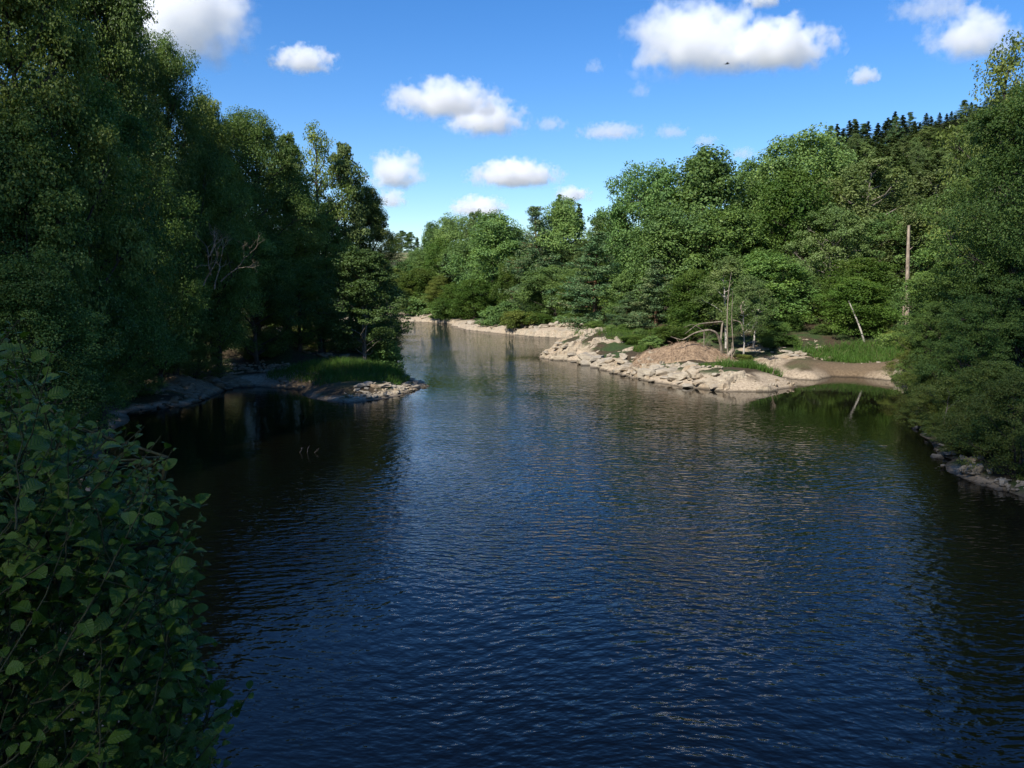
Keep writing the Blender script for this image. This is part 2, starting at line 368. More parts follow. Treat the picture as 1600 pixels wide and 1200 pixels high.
# ------------------------------------------------------------------ bark and leaf materials
def mat_leaf(name, cols, trans=.32, rough=.5, spread=.5):
    m = new_mat(name); n = N(m)
    t = n('Attribute', attribute_name='tint').outputs['Fac']; r = n('ObjectInfo').outputs['Random']
    c = n.ramp(t, [(i / (len(cols) - 1), c) for i, c in enumerate(cols)])
    v = n('MapRange', {0: r, 3: 1 - spread * .45, 4: 1 + spread * .5}).outputs[0]
    hsv = n('HueSaturation', {'Hue': n('MapRange', {0: n.math('FRACT', n.math('MULTIPLY', r, 7.3)), 3: .488, 4: .512}).outputs[0], 'Saturation': 1.0, 'Value': v, 'Color': c}).outputs[0]
    b = n('BsdfPrincipled', {'Base Color': hsv, 'Roughness': rough, 'Specular IOR Level': .16})
    warm = n.mix(1.0, hsv, (1.25, 1.25, .55), 'MULTIPLY')
    tr = n('BsdfTranslucent', {'Color': warm})
    mx = n('MixShader', {0: trans, 1: b.outputs[0], 2: tr.outputs[0]})
    return n.out(mx.outputs[0])
def mat_bark(name, a, b_, scale=3.0):
    m = new_mat(name); n = N(m)
    pos = n('TexCoord').outputs['Object']
    mp = n('Mapping', {'Vector': pos, 'Scale': (1, 1, .3)}).outputs[0]
    f = n('TexNoise', {'Vector': mp, 'Scale': scale, 'Detail': 6.0, 'Roughness': .7}).outputs[0]
    c = n.ramp(f, [(.35, a), (.62, b_)])
    bmp = n('Bump', {'Strength': .8, 'Distance': .04, 'Height': f}).outputs[0]
    return n.out(n('BsdfPrincipled', {'Base Color': c, 'Roughness': .9, 'Normal': bmp, 'Specular IOR Level': .15}).outputs[0])
L_OAK = mat_leaf('oak_leaf', [(0.072, 0.127, 0.045), (0.117, 0.197, 0.057), (0.188, 0.271, 0.073)])
L_LIGHT = mat_leaf('pale_leaf', [(0.085, 0.133, 0.042), (0.128, 0.178, 0.057), (0.178, 0.223, 0.078)])
L_BRIGHT = mat_leaf('bright_leaf', [(0.051, 0.102, 0.017), (0.085, 0.147, 0.027), (0.137, 0.195, 0.042)], .4)
L_DARK = mat_leaf('deep_leaf', [(0.061, 0.110, 0.028), (0.102, 0.168, 0.041), (0.168, 0.238, 0.054)], .3, .45)
L_YELLOW = mat_leaf('yellow_leaf', [(0.077, 0.105, 0.022), (0.118, 0.149, 0.031), (0.158, 0.177, 0.042)], .38)
L_ALDER = mat_leaf('alder_leaf', [(0.086, 0.122, 0.025), (0.143, 0.187, 0.042), (0.228, 0.252, 0.063)], .32, .42)
L_PINE = mat_leaf('pine_needle', [(0.065, 0.123, 0.053), (0.105, 0.174, 0.071), (0.179, 0.217, 0.093)], .12, .6)
L_SPRUCE_SHADED = mat_leaf('shaded_spruce_needle', [(0.025, 0.045, 0.019), (0.047, 0.074, 0.029), (0.078, 0.102, 0.038)], .12, .6)  # cloud shade on the hill crest put into a darker needle colour
L_SPRUCE_LIT = mat_leaf('lit_spruce_needle', [(0.057, 0.093, 0.030), (0.099, 0.144, 0.044), (0.154, 0.189, 0.062)], .15, .6)  # lighter copy of the spruce needles for the sunlit slope
L_SPIT = mat_leaf('spit_alder_leaf', [(.048, .088, .024), (.074, .128, .038), (.108, .17, .055)], .34, .45, .1)
L_BUSH = mat_leaf('bush_leaf', [(0.033, 0.072, 0.016), (0.061, 0.113, 0.023), (0.100, 0.158, 0.036)], .34, .36, .25)
B_DARK = mat_bark('dark_bark', (.025, .02, .015), (.085, .07, .055))
B_GREY = mat_bark('grey_bark', (.07, .06, .05), (.23, .20, .165))
B_PINE = mat_bark('pine_bark', (.06, .038, .025), (.24, .13, .07))
B_DEAD = mat_bark('bare_dead_wood', (.12, .09, .065), (.36, .29, .215), 5.0)
B_BIRCH = mat_bark('birch_bark', (.10, .09, .075), (.55, .50, .43), 5.0)

# ------------------------------------------------------------------ tree kinds: each is one trunk mesh and one crown mesh, copied for every tree
def unit(v): return v / (np.linalg.norm(v, axis=-1, keepdims=True) + 1e-9)
def cards(p, nrm, size, aspect, rng, fold=.18, along=None):
    """p leaf centres -> one folded diamond leaf each"""
    n = len(p); nrm = unit(nrm)
    t = along if along is not None else rng.normal(size=(n, 3))
    t = unit(t - (t * nrm).sum(1, keepdims=True) * nrm); b = np.cross(nrm, t)
    s = (size * rng.uniform(.65, 1.35, n))[:, None]
    V = np.stack((p - t * s * .5, p + b * s * aspect * .5 + nrm * s * fold, p + t * s * .5, p - b * s * aspect * .5 + nrm * s * fold), 1).reshape(-1, 3)
    return V, np.arange(4 * n).reshape(-1, 4)
KINDS = {}
def register(key, tubes, V, Fc, tint, bark, leaf):
    w = np.percentile(np.hypot(V[:, 0], V[:, 1]), 96) * 2; h = np.percentile(V[:, 2], 99.9)
    KINDS[key] = (tubes.mesh('trunk', bark), np_mesh('crown', V, Fc, leaf, tint), h, w, key)
def round_p(t): return np.sqrt(np.clip(1 - (2 * t - .95) ** 2 / 1.1, 0.03, 1)) ** .8
def low_p(t): return np.clip((1.04 - t ** 1.6), 0, 1) ** .5 * np.clip(.55 + t * 2.2, 0, 1)
def ovoid_p(t): return np.clip(1.03 - t ** 1.7, 0.05, 1) ** .6 * np.clip(.45 + 1.9 * t, 0, 1)
def tall_p(t): return np.clip(1.0 - t ** 3.2, .1, 1) ** .6 * np.clip(.6 + 1.2 * t, 0, 1)
def broadleaf(key, seed, Hn, Wd, cb, nl, ns, nf, leaf, flat=.5, prof=round_p, bark=B_DARK, lm=L_OAK, lobe=.2, tr=.017, up=.45, rough=.7, inner=0.0, spread=.38, stems=1, rag=(.70, 1.14)):
    rng = np.random.default_rng(seed); tb = Tubes(); Vs, ts = [], []
    trunks = []
    for s in range(stems):
        k = 9; zz = np.linspace(0, Hn * .86, k); a = rng.uniform(0, 6.28); lean = (Wd * .12 if stems > 1 else Wd * .02)
        px = np.cumsum(rng.normal(0, Hn * .008, k)) + lean * np.cos(a) * (zz / Hn) ** 1.2; py = np.cumsum(rng.normal(0, Hn * .008, k)) + lean * np.sin(a) * (zz / Hn) ** 1.2
        px -= px[0] - (.15 * np.cos(a) if stems > 1 else 0); py -= py[0] - (.15 * np.sin(a) if stems > 1 else 0)
        zz[0] = -.6
        tr_pts = np.stack((px, py, zz), -1); rad = Hn * tr / math.sqrt(stems) * np.linspace(1, .18, k); rad[0] *= 1.35
        tb.add(tr_pts, rad, 8); trunks.append(tr_pts)
    for i in range(nl):
        t = .96 * ((i + rng.uniform(.1, .9)) / nl) ** .82; a = i * 2.39996 + rng.normal(0, .35)
        lr = Wd * lobe * rng.uniform(.65, 1.25) * (.72 + .28 * prof(t))
        R = max(Wd / 2 * prof(t) * rng.uniform(*rag) - lr * .75, Wd * .02); z = Hn * (cb + (1 - cb) * t) - lr * .45 * (t > .8)
        c = np.array((R * math.cos(a), R * math.sin(a), z))
        T = trunks[i % stems]; zb = min(max(z - R * .75 - lr * .2, Hn * cb * .7), Hn * .84)
        b0 = np.array([np.interp(zb, T[:, 2], T[:, j]) for j in range(3)])
        mid = (b0 + c) / 2 + rng.normal(0, R * .08 + .05, 3) - np.array((0, 0, R * .08)); r0 = Hn * tr * .38
        tb.add([b0, (b0 * .5 + mid * .5), mid, (mid + c) / 2 + rng.normal(0, .1, 3), c], r0 * np.array((1, .8, .62, .42, .24)), 5)
        d = unit(rng.normal(size=(ns, 3)) + np.array((0, 0, .25)))
        d = d * (1 if inner == 0 else 1); sc = c + d * (lr * rng.uniform(.5, 1.05, ns))[:, None] * np.array((1, 1, .92))
        for q in range(0, ns, 3): tb.add([c + (b0 - c) * .12, c * .5 + sc[q] * .5 + rng.normal(0, lr * .06, 3), sc[q]], r0 * np.array((.22, .15, .07)), 3)
        sr = lr * spread * 1.12 * rng.uniform(.7, 1.3, ns)
        g = rng.normal(size=(ns, nf, 3)); g = g / (np.linalg.norm(g, axis=2, keepdims=True) + 1e-6) * rng.uniform(.25, 1, (ns, nf, 1)) ** .6
        p = sc[:, None] + g * sr[:, None, None] * np.array((1.15, 1.15, flat))
        nr = up * np.array((0, 0, 1.)) + .5 * g + .25 * d[:, None] + rough * rng.normal(size=(ns, nf, 3)) * .6
        V, _ = cards(p.reshape(-1, 3), nr.reshape(-1, 3), leaf, .72, rng); Vs.append(V)
        tt = np.clip(.5 + rng.normal(0, .16) + rng.normal(0, .14, (ns, 1)) + rng.normal(0, .13, (ns, nf)), 0, 1); ts.append(tt.ravel())
    V = np.concatenate(Vs); register(key, tb, V, np.arange(len(V)).reshape(-1, 4), np.concatenate(ts), bark, lm)
def pine(key, seed, Hn, Wd, cb, nw, leaf=.3, nf=46, lm=L_PINE):
    rng = np.random.default_rng(seed); tb = Tubes(); Vs, ts = [], []
    k = 10; zz = np.linspace(-.5, Hn * .97, k); T = np.stack((np.cumsum(rng.normal(0, .10, k)), np.cumsum(rng.normal(0, .10, k)), zz), -1); T[:, :2] -= T[0, :2]
    tb.add(T, Hn * .017 * np.linspace(1.15, .12, k), 8)
    for w in range(nw):
        t = (w + rng.uniform(.2, .8)) / nw; z = Hn * (cb + (1 - cb) * t * .98); R = Wd / 2 * np.clip(1.0 - t ** 1.5, .12, 1) * min(1, .55 + 1.6 * t)
        b0 = np.array([np.interp(z, T[:, 2], T[:, j]) for j in range(3)])
        for b in range(rng.integers(4, 7)):
            a = rng.uniform(0, 6.28); L = R * rng.uniform(.55, 1.12); dz = rng.uniform(-.12, .22) * L
            dr = np.array((math.cos(a), math.sin(a), 0)); b0 = np.array([np.interp(z + rng.normal(0, Hn * .02), T[:, 2], T[:, j]) for j in range(3)]); e = b0 + dr * L + np.array((0, 0, dz))
            m1 = b0 + dr * L * .5 + np.array((0, 0, dz * .2 - .04 * L))
            tb.add([b0, m1, e], Hn * .0042 * np.array((1, .7, .25)), 4)
            nc = max(3, int(L * 2.6)); s = rng.uniform(.3, 1.05, nc)[:, None]
            sc = b0 * (1 - s) + e * s + rng.normal(0, 1, (nc, 3)) * np.array((.22, .22, .11)) * L * .55 * s + np.array((0, 0, -.05 * L)) * np.sin(s * 3.14)
            sr = rng.uniform(.36, .66, nc)
            g = rng.normal(size=(nc, nf, 3)); g = g / np.linalg.norm(g, axis=2, keepdims=True) * rng.uniform(.2, 1, (nc, nf, 1)) ** .5
            p = sc[:, None] + g * sr[:, None, None] * np.array((1.2, 1.2, .72)); al = g + .35 * dr + np.array((0, 0, .5)) + rng.normal(0, .4, g.shape)
            nr = rng.normal(size=g.shape) * .6 + np.array((0, 0, .9)) + .3 * g
            V, _ = cards(p.reshape(-1, 3), nr.reshape(-1, 3), leaf, .34, rng, .08, al.reshape(-1, 3)); Vs.append(V)
            ts.append(np.clip(.45 + rng.normal(0, .13) + rng.normal(0, .16, (nc, 1)) + rng.normal(0, .12, (nc, nf)), 0, 1).ravel())
    V = np.concatenate(Vs); register(key, tb, V, np.arange(len(V)).reshape(-1, 4), np.concatenate(ts), B_PINE, lm)
def spruce(key, seed, Hn, Wd, nw, nc=16, leaf=.5, lm=L_SPRUCE_SHADED, cb=.06):
    rng = np.random.default_rng(seed); tb = Tubes(); Vs, ts = [], []
    zz = np.linspace(-.5, Hn, 6); T = np.stack((zz * 0, zz * 0, zz), -1); tb.add(T, Hn * .013 * np.linspace(1.2, .05, 6), 7)
    for w in range(nw):
        t = (w + rng.uniform(.2, .8)) / nw; z = Hn * (cb + (1 - cb) * t); R = Wd / 2 * (1 - t) ** .85 + .12
        for b in range(rng.integers(5, 8)):
            a = rng.uniform(0, 6.28); L = R * rng.uniform(.7, 1.15); dr = np.array((math.cos(a), math.sin(a), 0)); dn = -.32 * L + .25 * L * t
            z = Hn * (cb + (1 - cb) * min(.985, t + rng.normal(0, .6 / nw))); e = np.array((0, 0, z)) + dr * L + np.array((0, 0, dn)); tb.add([(0, 0, z), e], [Hn * .003, Hn * .0008], 3)
            s = rng.uniform(.12, 1.05, nc)[:, None]; side = np.array((-dr[1], dr[0], 0))
            p = np.array((0, 0, z)) * (1 - s) + e * s + side * rng.normal(0, .16, (nc, 1)) * L * (1.1 - s * .6) + np.array((0, 0, 1)) * rng.normal(-.05, .07, (nc, 1)) * L + np.array((0, 0, .10 * L)) * s ** 3
            al = dr + side * rng.normal(0, .7, (nc, 1)) + np.array((0, 0, -.25)) + rng.normal(0, .2, (nc, 3))
            nr = np.array((0, 0, .9)) + .35 * dr + rng.normal(0, .35, (nc, 3))
            V, _ = cards(p, nr, leaf, .5, rng, .1, al); Vs.append(V)
            ts.append(np.clip(.45 + rng.normal(0, .15) + rng.normal(0, .15, nc), 0, 1))
    V = np.concatenate(Vs); register(key, tb, V, np.arange(len(V)).reshape(-1, 4), np.concatenate(ts), B_DARK, lm)

broadleaf('oak_a', 1, 20, 15, .10, 26, 15, 92, .30, .8, round_p, lm=L_OAK)
broadleaf('oak_b', 2, 20, 14, .12, 24, 15, 92, .30, .8, ovoid_p, lm=L_OAK)
broadleaf('maple_a', 3, 18, 14, .06, 24, 14, 92, .30, .9, low_p, lm=L_DARK, lobe=.21, up=.6)
broadleaf('fresh_a', 4, 16, 12, .05, 22, 14, 84, .28, .9, low_p, lm=L_BRIGHT, lobe=.21, up=.55)
broadleaf('ash_a', 5, 20, 13, .16, 28, 14, 66, .27, .8, tall_p, lm=L_LIGHT, bark=B_GREY, lobe=.16)
broadleaf('ash_b', 6, 20, 11, .14, 24, 14, 66, .26, .8, ovoid_p, lm=L_LIGHT, bark=B_GREY, lobe=.17)
broadleaf('bank_a', 7, 22, 14, .14, 38, 18, 150, .165, .75, tall_p, lm=L_DARK, lobe=.17, up=.55)
broadleaf('bank_b', 8, 22, 13, .13, 36, 18, 150, .165, .75, ovoid_p, lm=L_ALDER, lobe=.17)
broadleaf('bank_c', 9, 18, 13, .10, 32, 17, 130, .17, .75, low_p, lm=L_DARK, lobe=.18, up=.6)
broadleaf('gold_a', 10, 16, 11, .08, 22, 14, 80, .22, .4, round_p, lm=L_YELLOW, lobe=.18, up=.6)
broadleaf('wispy_a', 11, 20, 11, .12, 24, 11, 34, .22, .6, tall_p, lm=L_ALDER, bark=B_DARK, lobe=.16, spread=.5)
broadleaf('spit_alder', 12, 11, 7.2, .12, 28, 15, 62, .15, .6, ovoid_p, lm=L_SPIT, bark=B_GREY, lobe=.19, stems=3, tr=.013, spread=.33)
broadleaf('olive_birch', 13, 12, 6, .3, 20, 11, 50, .15, .8, ovoid_p, lm=L_LIGHT, bark=B_BIRCH, lobe=.18, tr=.010, spread=.5)
broadleaf('shrub_a', 14, 3.0, 4.0, .02, 14, 12, 60, .17, .85, low_p, lm=L_OAK, lobe=.25, stems=3, tr=.02)
broadleaf('shrub_b', 15, 2.6, 4.0, .02, 14, 12, 60, .15, .85, round_p, lm=L_BRIGHT, lobe=.25, stems=3, tr=.02)
broadleaf('shrub_gold', 16, 2.4, 3.6, .02, 12, 12, 60, .15, .85, round_p, lm=L_YELLOW, lobe=.25, stems=3, tr=.02)
broadleaf('shore_bush', 17, 7, 8, .02, 30, 16, 90, .12, .85, low_p, lm=L_DARK, lobe=.19, stems=3, tr=.014, up=.6)
broadleaf('shore_bush_b', 18, 7, 8.5, .0, 46, 10, 70, .12, .6, tall_p, lm=L_ALDER, lobe=.115, stems=4, tr=.014, spread=.5, rag=(.5, 1.3))
broadleaf('ragged_a', 19, 14, 10, .03, 54, 11, 80, .14, .6, tall_p, lm=L_DARK, lobe=.105, stems=2, tr=.012, spread=.5, rag=(.45, 1.3))
pine('pine_a', 21, 17, 10, .03, 24, nf=38); pine('pine_b', 22, 14, 9, .02, 22, nf=38)
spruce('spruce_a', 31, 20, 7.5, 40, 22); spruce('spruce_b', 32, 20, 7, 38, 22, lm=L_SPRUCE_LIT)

TREE_N = 0
def tree(key, px, ytop, Y, wpx, label, name='broadleaf_tree', cat='tree', group=None, z0=None, spin=None, lean=0, xy=None, hmul=1.0):
    global TREE_N
    tm, cm, hn, wn, _ = KINDS[key]; TREE_N += 1
    p = P(px, ytop, Y); x = p[0]
    zb = zat(x, Y) if z0 is None else z0
    sz = max(p[2] - zb, .8) / hn * hmul; sx = (wpx / F * Y) / wn * (1.15 if cat == 'tree' else 1.0)
    sx = min(max(sx, sz * .45), sz * 1.9)
    r = link(name, None); r.location = (x, Y, zb - .08); r.scale = (sx, sx, sz); r.empty_display_size = .3
    r.rotation_euler = (0, math.radians(lean), 0)
    R = (TREE_N * 2.4) % 6.28 if spin is None else spin
    for nm, me in (('trunk', tm), ('crown', cm)):
        c = link(nm, me, r); c.rotation_euler = (0, 0, R)
        if nm == 'crown': c['kind'] = 'stuff'
    return put(r, label, cat, group)

# ------------------------------------------------------------------ trees of the steep shaded bank
for a in (
    ('bank_b', 10, -190, 40, 250, 'tallest dark tree nearest the bridge on the steep shaded bank'),
    ('bank_a', 118, -90, 50, 205, 'tall dark tree leaning over the large cloud on the shaded bank'),
    ('bank_b', 190, -12, 60, 125, 'tall lit-topped tree directly beside the large white cloud'),
    ('bank_a', 250, 52, 65, 110, 'pointed tree whose top pokes into the large white cloud'),
    ('bank_b', 318, 146, 71, 130, 'rounded tree below the small flat cloud on the shaded bank'),
    ('bank_a', 392, 170, 77, 140, 'broad lit tree top in the middle of the shaded bank skyline'),
    ('wispy_a', 492, 188, 88, 92, 'airy see-through tree with visible branches on the shaded skyline'),
    ('ash_b', 446, 208, 84, 90, 'pale olive tree beside the airy see-through tree'),
    ('ash_b', 536, 222, 92, 86, 'pale feathery tree sloping down to the round cloud'),
    ('bank_b', 574, 288, 95, 90, 'dark tree at the end of the steep bank beside the round cloud'),
    ('bank_c', 592, 405, 100, 60, 'low dark tree hanging over the water at the steep bank end'),
    ('bank_b', 440, 262, 83, 150, 'leafy tree with layered lit sprays under the pale olive tree'),
    ('bank_c', 500, 318, 90, 120, 'rounded leafy tree with lit crown behind the spit alder'),
    ('bank_a', 330, 235, 69, 130, 'dark tree under the rounded tree on the shaded bank'),
    ('gold_a', 226, 160, 65, 110, 'tree with a yellow green spray high on the shaded bank'),
    ('gold_a', 300, 322, 68, 90, 'small yellow green tree low on the shaded bank'),
    ('bank_c', 232, 240, 60, 150, 'dark tree below the yellow green spray'),
    ('bank_a', 130, 120, 44, 190, 'dark leafy tree filling the shaded bank under the tallest trees'),
    ('bank_c', 395, 345, 74, 130, 'dark spreading tree beside the bare grey twigs'),
    ('bank_c', 462, 400, 81, 120, 'low dark tree behind the stony cove by the spit'),
    ('bank_c', 20, 150, 38, 230, 'dark tree above the leafy alder bush beside the bridge'),
    ('bank_c', 140, 330, 48, 200, 'low spreading dark tree over the shaded bank edge'),
    ('bank_c', 250, 420, 64, 130, 'low dark tree over the shaded rock at the water edge'),
    ('bank_c', 40, 390, 33, 200, 'low dark tree rising just behind the alder bush'),
): tree(*a, group='trees crowding the steep shaded bank')
tree('spit_alder', 566, 386, 75.5, 122, 'free standing alder with several stems behind the grassy spit', 'alder_tree', spin=.6)
tree('shore_bush', 606, 490, 88, 60, 'dark bush trailing over the water behind the spit alder', 'shore_bush', 'bush')
tree('shrub_a', 600, 530, 78, 60, 'small bush at the foot of the spit alder', 'shore_bush', 'bush')
for a in (('shore_bush_b', 120, 510, 44, 170, 'dark leafy bush at the shaded water edge behind the alder bush'),
          ('shore_bush', 205, 560, 57, 110, 'dark bush hanging over the shaded sloping rock'),
          ('shore_bush_b', 300, 530, 67, 120, 'dark bush above the shaded rock by the stony cove'),
          ('shore_bush_b', 350, 500, 80, 100, 'dark undergrowth bush behind the bush of the cobble cove'), ('shore_bush', 425, 490, 90, 100, 'dark undergrowth bush deep under the layered leafy tree'), ('shore_bush_b', 505, 490, 93, 110, 'dark undergrowth bush behind the spit grass'), ('shore_bush', 555, 500, 92, 90, 'dark undergrowth bush behind the alder stems'),
          ('shore_bush', 400, 525, 76, 110, 'dark bush behind the grey cobbles of the cove'),
          ('shore_bush', 470, 515, 84, 100, 'dark bush between the cobbles and the grassy spit')):
    tree(*a, 'shore_bush', 'bush', group='dark bushes along the shaded bank')
for k, (x, y, h, key, lb) in enumerate(((-31, 27, 22, 'bank_b', 'tall dark tree up the steep bank behind the leafy alder bush'), (-38, 41, 20, 'bank_a', 'dark tree high on the steep bank behind the tallest trees'), (-42, 54, 19, 'bank_b', 'dark tree high on the steep bank behind the pointed tree'))):
    z = zat(x, y); tm, cm, hn, wn, _ = KINDS[key]
    r = link('broadleaf_tree', None); r.location = (x, y, z - .1); s = h / hn; r.scale = (s * 1.05, s * 1.05, s)
    for nm, me in (('trunk', tm), ('crown', cm)):
        c = link(nm, me, r); c.rotation_euler = (0, 0, k * 1.7)
        if nm == 'crown': c['kind'] = 'stuff'
    put(r, lb, 'tree', 'back row trees up the steep bank')

# ------------------------------------------------------------------ trees round the bend, far bank
for a in (
    ('bank_b', 632, 425, 205, 60, 'low leafy tree at the far end of the bend beach'),
    ('fresh_a', 655, 418, 203, 66, 'fresh green tree over the pale beach at the bend'),
    ('oak_b', 676, 346, 232, 46, 'dark round topped tree on the skyline beside the far field'),
    ('oak_a', 712, 334, 226, 64, 'dark tree with ragged top on the skyline of the bend'),
    ('ash_a', 746, 328, 220, 44, 'pale thin tree with dead white limbs on the far skyline'),
    ('bank_b', 636, 450, 200, 50, 'small green tree low at the bend beside the water'),
    ('spruce_a', 697, 396, 196, 40, 'narrow dark conifer in the shaded fold of the far bank'),
    ('oak_b', 772, 330, 182, 100, 'broad sunlit tree on the far bank beside the brownish pine'),
    ('fresh_a', 742, 436, 176, 70, 'small sunlit tree in front of the broad far bank tree'),
    ('fresh_a', 715, 440, 186, 60, 'sunlit bushy tree over the far beach left of the rock heap'),
    ('pine_a', 838, 322, 160, 76, 'tall grey brown pine on the far bank'),
    ('oak_b', 880, 308, 163, 84, 'dark pointed crown beside the grey brown pine'),
    ('spruce_a', 874, 303, 168, 46, 'dark conifer spike on the skyline behind the far pine'),
    ('spruce_a', 905, 318, 165, 40, 'shorter dark conifer spike next to the skyline spike'),
    ('oak_a', 868, 415, 147, 92, 'dark green rounded tree behind the line of pale boulders'),
    ('maple_a', 905, 425, 140, 70, 'dark tree at the end of the pale boulder line'),
    ('ash_b', 940, 330, 178, 50, 'pale yellowish tree in the notch before the big oaks'),
    ('oak_a', 800, 352, 190, 70, 'dark green tree in the gap between pine and broad tree'),
    ('oak_b', 634, 408, 222, 56, 'rounded tree before the sloping field at the bend'),
    ('oak_a', 660, 388, 226, 50, 'green tree on the slope under the sloping field'),
    ('bank_b', 616, 418, 212, 50, 'leafy tree at the river side of the field slope'),
    ('oak_a', 735, 372, 205, 80, 'leafy tree filling the far slope under the dead limbed tree'),
    ('fresh_a', 690, 372, 214, 60, 'fresh green tree on the far slope above the narrow conifer'),
    ('ash_a', 915, 372, 160, 70, 'greyish leafy tree below the skyline spikes'),
): tree(a[0], a[1], a[2], a[3] + 6, a[4] * 1.12, a[5], group='trees along the far bank')
for a in (('shrub_gold', 812, 484, 139, 60, 'yellowish bush on the bare earth above the far rocks'), ('shrub_b', 842, 486, 138, 56, 'green bush next to the yellowish bush above the far rocks'),
          ('shrub_a', 768, 478, 150, 44, 'dark green bush at the far beach before the yellowish bush'), ('shrub_a', 690, 470, 189, 60, 'low bush over the bend beach'),
          ('shrub_a', 880, 492, 136, 60, 'dark bush hanging over the pale boulder line')):
    tree(a[0], a[1], a[2], a[3] + 7, a[4], a[5], 'shore_bush', 'bush', group='bushes over the far beaches')
for px, yt, Y, w, key, lb in ((660, 455, 199, 60, 'shrub_a', 'low dark bush on the bend beach beside the fresh tree'), (728, 470, 178, 50, 'shrub_b', 'bright low bush at the end of the bend beach'), (790, 470, 147, 50, 'shrub_a', 'low bush under the grey brown far pine'), (845, 440, 150, 70, 'shore_bush', 'tall bush behind the far yellowish bush'), (910, 470, 136, 60, 'shore_bush', 'tall bush at the end of the pale boulder line'), (690, 430, 194, 60, 'bank_b', 'rounded low tree behind the bend beach'), (800, 400, 168, 60, 'fresh_a', 'fresh low tree at the foot of the far pine')):
    tree(key, px, yt, Y + 7, w, lb, 'shore_bush', 'bush', group='bushes over the far beaches')
for k, (px, yt, w) in enumerate(((628, 360, 26), (641, 362, 22), (652, 370, 14), (614, 372, 26), (662, 372, 16))):
    tree('ash_b' if k < 2 else ('spruce_a' if k in (2, 4) else 'oak_b'), px, yt, 428 + k * 3, w, ('tiny rounded distant tree beyond the sloping field', 'second tiny rounded tree beyond the sloping field', 'tiny pointed distant conifer beyond the field', 'tiny distant tree peeping past the steep bank end', 'tiny pointed conifer next to the dark skyline tree')[k], group='distant trees beyond the field')

# ------------------------------------------------------------------ big oaks and mixed wood behind the rocky point
for a in (
    ('oak_a', 1012, 252, 122, 120, 'large oak with the highest shoulder at the river side of the wood'),
    ('oak_b', 1104, 230, 120, 170, 'largest domed oak in the middle of the wood skyline'),
    ('oak_a', 1262, 203, 122, 160, 'dark domed oak reaching the foot of the conifer hill'),
    ('oak_b', 1178, 248, 128, 110, 'oak in the dip between the two domed oaks'),
    ('oak_a', 1062, 318, 112, 150, 'dense dark oak under the largest domed oak'),
    ('fresh_a', 968, 332, 128, 80, 'light yellow green tree on the river side flank of the oaks'),
    ('maple_a', 1140, 322, 108, 130, 'dark leafy tree below the dip in the oak skyline'),
    ('fresh_a', 1240, 262, 110, 130, 'bright crowned tree with lit clumps before the dark domed oak'),
    ('ash_a', 1362, 244, 112, 140, 'pale olive feathery tree right of the dark domed oak'),
    ('ash_a', 1300, 318, 104, 110, 'olive leafy tree left of the dead trunk'),
    ('maple_a', 1196, 392, 97, 130, 'dark layered tree behind the gnarled bare tree'),
    ('fresh_a', 1348, 402, 95, 120, 'bright green tree with layered sprays over the mud beach'),
    ('oak_b', 1250, 420, 100, 110, 'shaded tree behind the flat pale rock of the cove'),
    ('oak_a', 1395, 330, 108, 120, 'leafy tree directly behind the tall dead trunk'),
    ('fresh_a', 1462, 428, 97, 100, 'bright bushy tree beside the tall dead trunk'),
    ('ash_a', 1478, 262, 104, 150, 'pale sunlit tree under the paler spruces of the hill'),
    ('oak_a', 1548, 262, 92, 150, 'leafy tree under the wispy tall tree'),
    ('fresh_a', 1088, 420, 97, 100, 'bright green tree behind the earth mound'),
    ('maple_a', 1310, 470, 97, 80, 'low dark tree at the back of the mud beach'),
    ('oak_b', 985, 420, 112, 80, 'dark tree between the two pines of the point'),
): tree(*a, group='wood behind the rocky point')
tree('pine_a', 932, 362, 116, 104, 'bushy grey green pine above the rock bluff', 'pine_tree', group='pines on the rocky point')
tree('pine_b', 1026, 404, 101, 92, 'brownish green pine behind the earth mound', 'pine_tree', group='pines on the rocky point')
tree('pine_b', 985, 455, 104, 80, 'low bushy pine over the pale bluff between two taller pines', 'pine_tree', group='pines on the rocky point')
tree('olive_birch', 1140, 398, 86, 84, 'sparse olive birch with pale bare stems on the point', 'birch_tree')
tree('olive_birch', 1180, 432, 85, 70, 'smaller sparse olive tree beside the birch on the point', 'birch_tree')
for a in (('shore_bush', 1210, 500, 86, 120, 'leafy bush behind the bright grass of the point'), ('shrub_b', 1052, 505, 92, 80, 'bright bush behind the earth mound'),
          ('shrub_a', 1000, 512, 97, 80, 'low green bush on top of the pale bluff'), ('shrub_gold', 1160, 562, 79, 34, 'small yellowish bush beside the leaning stump'),
          ('shrub_a', 1100, 528, 88, 60, 'dark bush behind the end of the earth mound'), ('shrub_a', 1270, 520, 96, 80, 'dark bush behind the flat pale rock'), ('shrub_b', 1440, 520, 92, 80, 'bright bush at the foot of the dead trunk')):
    tree(*a, 'shore_bush', 'bush', group='bushes on the rocky point and cove')
for px, yt, Y, w, key, lb in ((930, 500, 108, 70, 'shore_bush', 'dark bush at the back of the rock bluff'), (975, 505, 100, 70, 'shore_bush', 'dark bush under the low pine of the bluff'), (1035, 515, 95, 70, 'shore_bush', 'bush under the brownish pine'), (1080, 500, 94, 80, 'shore_bush', 'dark leafy bush behind the bare twisting limbs'), (1120, 520, 90, 60, 'shrub_a', 'low bush behind the gnarled bare tree'), (1235, 490, 94, 110, 'shore_bush', 'dark bush behind the smooth pale rock'), (1320, 500, 100, 110, 'shore_bush', 'dark bush behind the strip of bright grass'), (1400, 490, 96, 90, 'shore_bush', 'bush between leaning trunk and dead trunk')):
    tree(key, px, yt, Y, w, lb, 'shore_bush', 'bush', group='bushes on the rocky point and cove')

